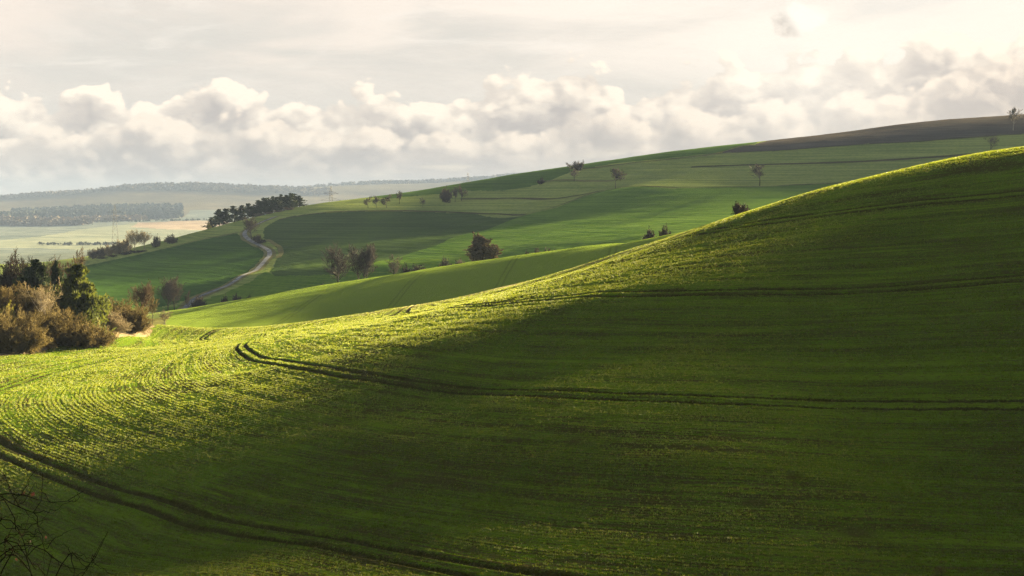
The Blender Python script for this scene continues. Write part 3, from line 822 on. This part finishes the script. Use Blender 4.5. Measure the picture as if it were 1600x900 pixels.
# ------------------------------------------------------------------ what grows on the hills
ORD = ['first', 'second', 'third', 'fourth', 'fifth', 'sixth', 'seventh', 'eighth', 'ninth', 'tenth', 'eleventh', 'twelfth', 'thirteenth', 'fourteenth', 'fifteenth', 'sixteenth', 'seventeenth', 'eighteenth', 'nineteenth', 'twentieth']
g1 = 'bare trees in the valley'
plant('round_tree_a', 'bare_tree', 'tree', 'left one of three tall dark bare trees behind the near ridge', 530, 'behind', 376, 46, 'bark', 'twig_brown', g1, base=443)
plant('forked_tree', 'bare_tree', 'tree', 'middle of three tall bare trees, with slanting twin stems', 565, 'behind', 377, 38, 'bark', 'twig_brown', g1, base=438)
plant('round_tree_b', 'bare_tree', 'tree', 'right one of three tall bare trees, with the widest reddish crown', 574, 'behind', 376, 42, 'bark', 'twig_brown', g1, base=437)
plant('slim_tree_a', 'bare_tree', 'tree', 'small thin bare tree just right of the three tall trees', 614, 'behind', 396, 22, 'bark', 'twig_grey', g1, base=429)
plant('dense_tree', 'round_tree', 'tree', 'dense dark round tree standing alone on the ridge edge', 754, 'behind', 361, 48, 'bark', 'brown_leaf', None, rot=4.0, base=408)
g2 = 'shrubs along the near ridge'
for k, (px, Y, top, w, kd, cm, lab) in enumerate([
    (641, 'behind', 409, 24, 'far_bush_a', 'twig_dark', 'low bare shrub right of the small thin tree'),
    (659, 'behind', 412, 18, 'far_bush_b', 'twig_dark', 'very low dark shrub on the ridge left of the twiggy shrub'),
    (694, 'behind', 398, 20, 'far_bush_c', 'twig_dark', 'upright twiggy shrub left of the round dark tree'),
    (721, 'behind', 402, 18, 'far_bush_a', 'twig_grey', 'pale brown shrub close beside the round dark tree'),
    (824, 'behind', 388, 13, 'far_bush_b', 'twig_dark', 'left small dark shrub of the trio right of the round tree'),
    (840, 'behind', 384, 15, 'far_bush_c', 'twig_dark', 'middle and tallest shrub of the trio right of the round tree'),
    (860, 'behind', 386, 20, 'far_bush_a', 'twig_dark', 'right and flattest shrub of the trio right of the round tree'),
    (1017, 'behind', 352, 24, 'far_bush_b', 'twig_dark', 'rounded dark shrub, left of a close pair on the ridge'),
    (1040, 'behind', 347, 18, 'far_bush_c', 'twig_dark', 'narrower dark shrub, right of a close pair on the ridge'),
    (1157, 266, 313, 27, 'far_bush_a', 'twig_dark', 'round bare shrub half hidden by the near hill crest'),
    (506, 'behind', 440, 20, 'far_bush_b', 'twig_dark', 'low scrub at the foot of the leftmost tall tree'),
    (389, 548, 459, 13, 'far_bush_c', 'twig_dark', 'rightmost shrub in the row above the valley pasture'),
    (371, 548, 457, 16, 'far_bush_a', 'twig_dark', 'second shrub from the right in the row above the pasture'),
    (349, 548, 457, 17, 'far_bush_b', 'twig_dark', 'third shrub from the right in the row above the pasture'),
    (309, 548, 457, 22, 'far_bush_c', 'twig_dark', 'biggest shrub, leftmost of the row below the road')]):
    plant(kd, 'shrub', 'shrub', lab, px, Y, top, w, 'bark', cm, g2)
g3 = 'lone trees on the far hillside'
plant('ball_tree', 'lone_tree', 'tree', 'lone tree with bushy crown on a thin trunk on the field corner', 962, None, 260, 22, 'bark', 'twig_dark', g3, base=296)
plant('slim_tree_b', 'lone_tree', 'tree', 'lone bare tree standing at the upper edge of the striped field', 1187, None, 255, 24, 'bark', 'twig_dark', g3, base=291)
plant('vase_tree', 'lone_tree', 'tree', 'bare vase shaped tree just above the near hill on the right', 1548, None, 207, 26, 'bark', 'twig_dark', g3, base=237)
plant('slim_tree_b', 'birch_tree', 'tree', 'pale bare birch rising above the ploughed field skyline', 1583, None, 167, 20, 'bark_pale', 'twig_grey', None, base=206)
g4 = 'trees on the skyline of the meadow'
plant('orchard_tree_a', 'skyline_tree', 'tree', 'left small tree of the dark skyline clump', 890, None, 253, 15, 'bark', 'twig_dark', g4, base=267)
plant('far_bush_a', 'skyline_tree', 'tree', 'right and darkest tree of the skyline clump', 904, None, 249, 15, 'bark', 'twig_dark', g4, base=266)
plant('slim_tree_b', 'lone_tree', 'tree', 'faint thin tree standing below the skyline clump', 897, None, 264, 15, 'bark', 'twig_grey', g3, base=283)
plant('far_bush_c', 'shrub', 'shrub', 'small dark shrub on the bank below the skyline', 845, None, 276, 11, 'bark', 'twig_dark', None, base=287)
g5 = 'row of orchard trees on the olive meadow'
for k, (px, top, base, w, kd, lab) in enumerate([
    (575, 305, 326, 13, 'orchard_tree_a', 'leftmost of four small orchard trees on the olive meadow'),
    (588, 305, 326, 15, 'orchard_tree_b', 'second from left of four small orchard trees on the meadow'),
    (604, 302, 326, 20, 'orchard_tree_a', 'widest of the four orchard trees, third from left'),
    (624, 297, 319, 16, 'orchard_tree_b', 'rightmost and highest of the four orchard trees'),
    (661, 308, 325, 9, 'slim_tree_a', 'tiny lone orchard tree between the row and the clump')]):
    plant(kd, 'orchard_tree', 'tree', lab, px, None, top, w, 'bark', 'twig_dark', g5, base=base)
g6 = 'dense clump on the meadow'
plant('far_bush_b', 'meadow_tree', 'tree', 'broad left tree of the dark clump on the meadow', 697, None, 289, 22, 'bark', 'twig_dark', g6, base=316)
plant('orchard_tree_b', 'meadow_tree', 'tree', 'middle tree of the dark clump on the meadow', 711, None, 291, 17, 'bark', 'twig_dark', g6, base=315)
plant('orchard_tree_a', 'meadow_tree', 'tree', 'right open-crowned tree of the dark clump on the meadow', 721, None, 287, 19, 'bark', 'twig_dark', g6, base=313)
plant('round_tree_c', 'roadside_tree', 'tree', 'dark bare tree beside the bend of the winding road', 393, None, 336, 24, 'bark', 'twig_dark', None, base=373)
for px, base, top, w, lab in [(401, 376, 365, 12, 'dark low shrub at the foot of the roadside tree'), (408, 379, 372, 14, 'flat dark shrub on the bank inside the road bend')]:
    plant('far_bush_a', 'shrub', 'shrub', lab, px, None, top, w, 'bark', 'twig_dark', None, base=base)
# pines along the ridge behind the road
pines = [(332, 339, 357, 14), (343, 326, 355, 15), (352, 325, 354, 15), (366, 321, 349, 15), (379, 320, 347, 14), (389, 317, 345, 11), (397, 319, 342, 10), (404, 312, 341, 14), (412, 308, 339, 13), (419, 308, 338, 12), (426, 306, 336, 13), (433, 307, 335, 12), (440, 303, 333, 13), (447, 304, 331, 12), (454, 301, 329, 13), (461, 302, 327, 13), (468, 305, 325, 11)]
for k, (px, top, base, w) in enumerate(pines):
    lab = 'dark pine, %s from the left in the row on the ridge' % ORD[k]
    plant('pine_%s' % 'abc'[k % 3], 'pine_tree', 'tree', lab, px, 935 - (k % 3) * 12, top, w * 1.35 + 3, 'bark', 'needles', 'dark pines along the ridge', base=base)
for k, (px, top, base, w, cm) in enumerate([(405, 332, 346, 15, 'twig_grey'), (420, 330, 343, 15, 'twig_grey'), (436, 327, 339, 16, 'twig_grey'), (452, 323, 335, 14, 'twig_grey'), (326, 347, 358, 9, 'leaf_olive')]):
    lab = ['leftmost grey brush below the ridge pines', 'second grey brush from the left below the ridge pines', 'third grey brush from the left below the ridge pines', 'rightmost grey brush below the ridge pines', 'small yellowish bush left of the first ridge pine'][k]
    plant('far_bush_%s' % 'abc'[k % 3], 'brush', 'shrub', lab, px, 905, top, w, 'bark', cm, 'brush below the ridge pines', base=base)
# belt of pale bushes at the end of the left dark field
belt = [(146, 386, 16, 'twig_grey'), (158, 382, 18, 'twig_grey'), (170, 379, 18, 'twig_straw'), (183, 373, 19, 'twig_straw'), (197, 367, 20, 'twig_straw'), (211, 357, 26, 'twig_straw'), (226, 358, 24, 'twig_straw'), (244, 364, 13, 'twig_grey'), (268, 364, 20, 'twig_red')]
for k, (px, top, w, cm) in enumerate(belt):
    lab = ['greyish bush at the left end of the pale belt', 'greyish bush, second from left in the pale belt', 'pale straw bush, third from left in the belt', 'pale straw bush, fourth from left in the belt', 'pale straw bush beside the two tallest of the belt', 'tallest pale bush of the belt, left of the top pair', 'tall pale bush of the belt, right of the top pair', 'thin grey bush between the pale belt and the reddish shrub', 'low reddish shrub standing right of the pale belt'][k]
    plant('round_tree_%s' % 'abc'[k % 3] if 4 < k < 7 else 'far_bush_%s' % 'abc'[k % 3], 'field_bush', 'bush', lab, px, 862, top, w, 'bark_pale' if 1 < k < 7 else 'bark', cm, 'belt of bushes behind the left field')
for k, (px, top, w) in enumerate([(160, 402, 20), (178, 398, 20), (196, 392, 22), (213, 390, 20), (228, 391, 12)]):
    plant('far_bush_%s' % 'abc'[k % 3], 'low_hedge', 'hedge', 'dark hedge piece, %s from the left under the pale belt' % ORD[k], px, 850, top, w, 'bark', 'twig_dark', 'low hedge under the pale belt')
# wooded corner on the left
g7 = 'bushes at the left edge of the field'
for px, Y, top, w, kd, tm, cm, lab in [
    (16, 234, 470, 104, 'near_bush_a', 'bark', 'twig_warm', 'lowest brown bush at the left picture edge'),
    (68, 247, 470, 92, 'near_bush_b', 'bark', 'twig_warm', 'broad brown bush in front of the pale branches'),
    (112, 250, 486, 78, 'near_bush_c', 'bark', 'twig_warm', 'brown bush at the foot of the green spruce'),
    (164, 277, 480, 66, 'near_bush_a', 'bark', 'twig_straw', 'pale grey-brown bush right of the spruce'),
    (201, 289, 468, 60, 'near_bush_b', 'bark', 'twig_warm', 'rightmost large bush, warm brown and rounded'),
    (180, 296, 460, 62, 'near_bush_c', 'bark', 'twig_warm', 'taller bush behind the pale one right of the spruce'),
    (44, 262, 436, 96, 'near_bush_c', 'bark', 'twig_warm', 'tall brown bush behind the broad one on the left'),
    (-8, 256, 432, 84, 'near_bush_b', 'bark', 'twig_warm', 'tall brown bush cut by the left picture edge'),
    (96, 268, 452, 66, 'near_bush_a', 'bark', 'twig_warm', 'brown bush left of the green spruce'),
    (143, 254, 497, 64, 'near_bush_b', 'bark', 'twig_warm', 'small low bush in front of the spruce foot')]:
    plant(kd, 'brown_bush', 'bush', lab, px, Y, top, w, tm, cm, g7)
plant('leafy_bush', 'leafy_bush', 'bush', 'olive green leafy bush at the left picture edge', 6, 247, 468, 34, 'bark', 'leaf_olive')
plant('leafy_bush', 'leafy_bush', 'bush', 'small yellow-green shrub at the foot of the left bushes', 118, 258, 528, 16, 'bark', 'leaf_olive')
plant('spruce_a', 'spruce_tree', 'tree', 'big sunlit green spruce at the left edge of the field', 119, 263, 411, 84, 'bark', 'needles_lit')
plant('spruce_b', 'dark_conifer', 'tree', 'dark conifer standing behind the left bushes', 54, 274, 404, 60, 'bark', 'needles')
plant('spruce_b', 'dark_conifer', 'tree', 'slim dark conifer between the dark conifer and the spruce', 88, 282, 406, 26, 'bark', 'needles')
plant('near_bush_a', 'bare_tree', 'tree', 'big rounded dark brown leafless tree on the far left', 36, 288, 384, 116, 'bark', 'twig_brown')
plant('round_tree_a', 'bare_tree', 'tree', 'reddish bare tree beside the big one, left of the spruce top', 78, 296, 396, 46, 'bark', 'twig_red')
plant('slim_tree_a', 'bare_tree', 'tree', 'thin reddish tree top rising behind the spruce', 117, 310, 385, 34, 'bark', 'twig_red')
plant('vase_tree', 'pale_tree', 'tree', 'pale leafless small tree among the left bushes', 62, 250, 430, 58, 'bark_pale', 'twig_straw')
plant('round_tree_b', 'bare_tree', 'tree', 'orange-brown bare tree at the end of the bushes', 223, 318, 434, 46, 'bark', 'twig_red')
plant('slim_tree_b', 'sapling', 'tree', 'slender sapling right of the orange-brown tree', 237, 312, 462, 16, 'bark', 'twig_warm')
plant('slim_tree_a', 'sapling', 'tree', 'little pale sapling at the tip of the grass bank', 255, 312, 484, 20, 'bark_pale', 'twig_straw')
plant('round_tree_a', 'bare_tree', 'tree', 'dark bare tree in the valley, left of a pair', 261, 540, 432, 34, 'bark', 'twig_dark', g1)
plant('round_tree_c', 'bare_tree', 'tree', 'dark bare tree in the valley, right of a pair', 272, 536, 428, 34, 'bark', 'twig_dark', g1)
plant('slim_tree_a', 'bare_tree', 'tree', 'small thin bare tree left of the shrub row below the road', 293, 545, 452, 10, 'bark', 'twig_dark', g1)

# ------------------------------------------------------------------ far woods, one mass each
def forest(name, label, spots, hmin, hmax, ma, seed, spread=.42):
    rng = np.random.default_rng(seed)
    co, fs, o = [], [], 0
    z = Z(spots[:, 0], spots[:, 1])
    for (x, y), zz in zip(spots, z):
        h = hmin + (hmax - hmin) * rng.random()
        n = 26
        t = rng.random(n) ** .8
        a = rng.random(n) * 2 * math.pi
        r = h * spread * np.sqrt(rng.random(n)) * np.sin(np.clip(t * .85 + .15, 0, 1) * math.pi * .95 + .1)
        p = np.stack([x + r * np.cos(a), y + r * np.sin(a), zz + h * (.12 + .86 * t)], -1)
        c, f = leaves(p, h * .34, rng, 1., 1.3)
        co.append(c); fs.append(f + o); o += len(c)
    ob = link(name, new_mesh(name, np.vstack(co), np.vstack(fs)), ma); ob['kind'] = 'stuff'; ob['label'] = label
rng = np.random.default_rng(7)
def scatter(n, px0, px1, Y0, Y1):
    a = px0 + (px1 - px0) * rng.random(n); Y = Y0 + (Y1 - Y0) * rng.random(n)
    return np.stack([(a - 800) / F * Y, Y], -1)
PM['wood_green'] = plant_material('far_wood_green', (.020, .028, .016), (.034, .042, .024), .02, trans=0)
PM['wood_brown'] = plant_material('far_wood_brown', (.085, .068, .048), (.13, .105, .08), .02, trans=0)
forest('forest', 'dark green far wood on the slope in the haze', np.vstack([scatter(1500, 20, 285, 5350, 6250), scatter(420, -60, 60, 4950, 5750)]), 16, 24, PM['wood_green'], 3)
forest('forest', 'brownish leafless far wood in the haze', np.vstack([scatter(420, -40, 150, 4500, 4820), scatter(150, -20, 60, 4900, 5200), scatter(200, 120, 230, 4850, 5200)]), 12, 19, PM['wood_brown'], 4)
forest('forest', 'row of trees along the hazy ridge', np.vstack([scatter(1300, -60, 520, 7450, 7950)]), 14, 22, PM['wood_brown'], 5)
forest('forest', 'wooded far ridge behind the olive meadow', np.vstack([scatter(1000, 440, 830, 9200, 9900)]), 14, 24, PM['wood_brown'], 6)
forest('hedgerow', 'dark hedgerow between the hazy far fields', np.vstack([scatter(80, 60, 190, 2800, 2840), scatter(130, 150, 340, 4700, 4740)]), 3, 6, PM['wood_green'], 8, .8)

# ------------------------------------------------------------------ pylons
def box_bar(a, b, w):
    a, b = np.array(a, float), np.array(b, float)
    return tubes(np.stack([a, b])[None], np.array([w]), np.array([w]), 4)
PM['steel'] = plant_material('grey_steel', (.06, .062, .066), (.08, .082, .088), trans=0)
def pylon(px, Y, top_py, label, base_py=None):
    x, y = flat(px, Y); x = pt(px, 300, Y)[0]; z = z1(x, y)
    h = ray(px, top_py)[1] * y - z
    e = bpy.data.objects.new('pylon', None); COL.objects.link(e); e.location = (x, y, z); e.rotation_euler = (0, 0, .35)
    e['label'] = label; e['category'] = 'pylon'; e['group'] = 'power line pylons'
    s = h / 40.
    parts = []
    for sx, sy in ((1, 1), (1, -1), (-1, 1), (-1, -1)):
        parts.append(box_bar((3.2 * sx * s, 3.2 * sy * s, -1), (.5 * sx * s, .5 * sy * s, h), .09 * s))
    for k in range(7):
        t0, t1 = k / 7., (k + 1) / 7.
        w0, w1 = (3.2 - 2.7 * t0) * s, (3.2 - 2.7 * t1) * s
        for sy in (1, -1):
            parts.append(box_bar((-w0, w0 * sy, h * t0), (w1, w1 * sy, h * t1), .045 * s)); parts.append(box_bar((w0, w0 * sy, h * t0), (-w1, w1 * sy, h * t1), .045 * s))
    c, f = join(parts); o = link('mast', new_mesh('pylon_mast', c, f), PM['steel'], e)
    for hh, ww in ((.70, 9.), (.84, 6.5)):
        c, f = join([box_bar((-ww * s, 0, h * hh), (ww * s, 0, h * hh), .10 * s), box_bar((-ww * s, 0, h * hh), (0, 0, h * (hh + .06)), .06 * s), box_bar((ww * s, 0, h * hh), (0, 0, h * (hh + .06)), .09 * s)])
        o = link('cross_arm', new_mesh('pylon_arm', c, f), PM['steel'], e)
pylon(731, 1150, 270, 'pylon peeking over the meadow skyline')
pylon(517, 1250, 291, 'faint pylon in front of the far blue ridge')
pylon(179, 1700, 320, 'tall faint pylon in the hazy valley')

# ------------------------------------------------------------------ thorn bush beside the camera
def near_bramble():
    rng = np.random.default_rng(5)
    e = bpy.data.objects.new('bramble_bush', None); COL.objects.link(e)
    x, y = -3.0, 9.0
    e.location = (x, y, z1(x, y)); zb = e.location.z
    e['label'] = 'dark leafless thorn twigs in the lower left foreground'; e['category'] = 'bush'
    stems = []
    def arch(points, r):
        P = smooth_line3(points); stems.append(tubes(P[None], np.array([r]), np.array([r * .35]), 5)); return P
    def smooth_line3(points):
        P = np.array(points, float)
        t = np.linspace(0, 1, len(P)); tt = np.linspace(0, 1, 14)
        k = np.polyfit(t, P, min(3, len(P) - 1)); Q = np.stack([np.polyval(k[:, i], tt) for i in range(3)], -1)
        return Q + rng.normal(size=Q.shape) * .006
    foot = np.array([x - .6, y, zb])
    def world(px, py, Y): return np.array(pt(px, py, Y))
    lines = [([(-60, 960), (30, 880), (110, 862), (168, 835)], 8.6), ([(-70, 960), (-30, 800), (60, 766), (130, 770)], 9.2), ([(-80, 900), (-20, 790), (30, 780), (72, 742)], 9.0),
             ([(-60, 930), (20, 885), (60, 888), (90, 905)], 8.4), ([(-50, 930), (10, 830), (40, 850), (66, 880)], 8.8), ([(-60, 900), (0, 815), (25, 800), (46, 812)], 8.5), ([(-40, 960), (20, 905), (50, 880), (84, 878)], 8.2), ([(60, 960), (95, 905), (125, 875), (158, 850)], 8.7), ([(-50, 880), (-10, 760), (20, 755), (50, 760)], 9.4), ([(-30, 980), (5, 880), (18, 850), (22, 810)], 8.3)]
    tips = []
    for L, Y in lines:
        pts_ = [foot + rng.normal(size=3) * .15] + [world(a, b, Y + .25 * rng.normal()) for a, b in L]
        P = arch(pts_, .0045); tips.append(P)
        for k in range(4):
            i = rng.integers(6, 13); d = unit(rng.normal(size=3) + np.array([.6, 0, .3])); s = .12 + .25 * rng.random()
            Q = arch([P[i], P[i] + d * s * .5 + rng.normal(size=3) * .02, P[i] + d * s], .0024); tips.append(Q)
    c, f = join(stems); link('stems', new_mesh('bramble_stems', c, f), PM['twig_thorn'], e)
    q = np.vstack([P[8:] for P in tips]); q = q[rng.random(len(q)) < .04]; q = q[(q[:, 0] / q[:, 1] < -.295)]
    c, f = leaves(q + rng.normal(size=q.shape) * .012, .022, rng, 1., 1.4)
    PM['red_leaf'] = plant_material('withered_red_leaves', (.012, .006, .005), (.022, .009, .007), 6., trans=.3)
    link('withered_leaves', new_mesh('bramble_leaves', c, f), PM['red_leaf'], e)
    for o in e.children: o.matrix_parent_inverse = e.matrix_world.inverted(); o.location = (-e.location.x, -e.location.y, -e.location.z); o.matrix_parent_inverse.identity()
near_bramble()
plant('vase_tree', 'dry_stalk', 'plant', 'small dry weed stalk at the bottom right of the wheat', 1478, 70, 876, 26, 'twig_warm' if False else 'bark', 'twig_warm')
# ------------------------------------------------------------------ young wheat shoots, as real blades near the camera
def wheat():
    rng = np.random.default_rng(77)
    def grid(A, ri, fr, ai, fa):
        return (A[ri, ai] * (1 - fr) + A[ri + 1, ai] * fr) * (1 - fa) + (A[ri, ai + 1] * (1 - fr) + A[ri + 1, ai + 1] * fr) * fa
    GSr = np.gradient(S, rr, axis=0); GSa = np.gradient(S, ang, axis=1) / RG
    P = []
    for r0, r1, dens_, size in ((40, 75, 85, .68), (75, 110, 60, .74), (110, 170, 34, .90), (170, 335, 11, 1.1)):
        area = math.radians(39) / 2 * (r1 ** 2 - r0 ** 2)
        n = int(area * dens_)
        r = np.sqrt(r0 ** 2 + (r1 ** 2 - r0 ** 2) * rng.random(n)); a = np.radians(-19.5 + 39 * rng.random(n))
        ri = np.clip(np.searchsorted(rr, r) - 1, 0, NR - 2); fr = (r - rr[ri]) / (rr[ri + 1] - rr[ri])
        ai = np.clip(np.searchsorted(ang, a) - 1, 0, NA - 2); fa = (a - ang[ai]) / (ang[ai + 1] - ang[ai])
        z = grid(GZ, ri, fr, ai, fa); s = grid(S, ri, fr, ai, fa); b = grid(BARE, ri, fr, ai, fa); dr = grid(LIT_STRIP, ri, fr, ai, fa); t = grid(Tt, ri, fr, ai, fa)
        gr_ = grid(GSr, ri, fr, ai, fa); ga = grid(GSa, ri, fr, ai, fa); g2 = np.maximum(gr_ ** 2 + ga ** 2, .01)
        dS = ((np.round(s / .50) * .50) - s) * (rng.random(n) < .80) + rng.normal(size=n) * .06        # most shoots stand in the drilled rows
        dS = np.where((g2 > .05) & (r < 190 + 40 * rng.random(n)), dS, 0)
        r = r + dS * gr_ / g2; a = a + dS * ga / g2 / r
        s = s + dS
        x, y = r * np.sin(a), r * np.cos(a)
        w = np.abs(np.abs(np.mod(s + 18, 36) - 18) - 1)
        band = vnoise(s * .9, t * .02, 21) + .7 * vnoise(s * 2.7, t * .16, 22) + .7 * vnoise(x / .9, y / .9, 23) + .75 * vnoise(x / .38, y / .38, 27) + .5 * vnoise(x / 7, y / 7, 24)
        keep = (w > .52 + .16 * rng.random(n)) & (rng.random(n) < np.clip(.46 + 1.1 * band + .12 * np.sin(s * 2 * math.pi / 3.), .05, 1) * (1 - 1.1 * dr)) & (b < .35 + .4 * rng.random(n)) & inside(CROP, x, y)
        P.append(np.c_[x, y, z, np.full(n, size), band][keep])
    P = np.vstack(P); n = len(P)
    k = 5
    base = np.repeat(P, k, 0)
    m = len(base)
    az = rng.random(m) * 2 * math.pi
    sz = base[:, 3]
    h = (.085 + .10 * rng.random(m)) * sz; wd = (.016 + .016 * rng.random(m)) * sz
    lean = .75 * rng.random(m)
    d = np.stack([np.cos(az), np.sin(az), az * 0], -1); sd = np.stack([-np.sin(az), np.cos(az), az * 0], -1)
    o = base[:, :3] + rng.normal(size=(m, 3)) * np.array([.055, .055, 0]) * sz[:, None] - np.array([0, 0, .01])
    tip = o + d * (h * lean)[:, None] + np.array([0, 0, 1.]) * (h * (1 - .35 * lean))[:, None]
    co = np.stack([o - sd * wd[:, None], o + sd * wd[:, None], tip], 1).reshape(-1, 3)
    f = np.arange(3 * m).reshape(m, 3)
    me = new_mesh('wheat_shoots', co, f)
    mt, q = material('wheat_blades')
    Pn = q.pos()
    big = q.noise(Pn, .06, 3, .6); sm = q.noise(Pn, 3.2, 3, .6); rnd = q.noise(Pn, 19., 1, .5)
    c = q.mix(q.step(big, .35, .65), (.034, .080, .003), (.054, .096, .004))
    c = q.mix(q.step(sm, .5, .72), c, (.072, .112, .006))
    c = q.mix(q.step(q.noise(Pn, 1.1, 3, .7), .56, .72), c, (.105, .098, .022))
    c = q.mix(q.step(rnd, .56, .68), c, (.17, .145, .05))
    finish(mt, q, c, .7, None, trans=.26, tcol=q.mix(.4, c, (.24, .235, .012)), spec=.1)
    o_ = link('wheat_shoots', me, mt); o_['kind'] = 'stuff'; o_['label'] = 'short green wheat shoots covering the near field'
    print('blades', m)
wheat()
# ------------------------------------------------------------------ haze
def haze_box():
    v = np.array([(x, y, z) for x in (-13200, 13200) for y in (-13200, 13200) for z in (-90, 190)], float)
    f = np.array([(0,1,3,2),(4,6,7,5),(0,4,5,1),(2,3,7,6),(0,2,6,4),(1,5,7,3)])
    me = new_mesh('haze', v, f)
    m = bpy.data.materials.new('valley_haze'); m.use_nodes = True
    nt = m.node_tree; nt.nodes.clear(); q = G(nt)
    pv = q.n('ShaderNodeVolumePrincipled')
    pv.inputs['Color'].default_value = (*HAZE_COL, 1); pv.inputs['Density'].default_value = HAZE_DENS
    pv.inputs['Anisotropy'].default_value = HAZE_G
    o = q.n('ShaderNodeOutputMaterial'); nt.links.new(pv.outputs[0], o.inputs['Volume'])
    ob = link('haze', me, m); ob['kind'] = 'stuff'; ob['label'] = 'pale haze hanging over the fields and far hills'
HAZE_DENS, HAZE_COL, HAZE_G = 0.9e-4, (.28, .37, .60), -.55
haze_box()
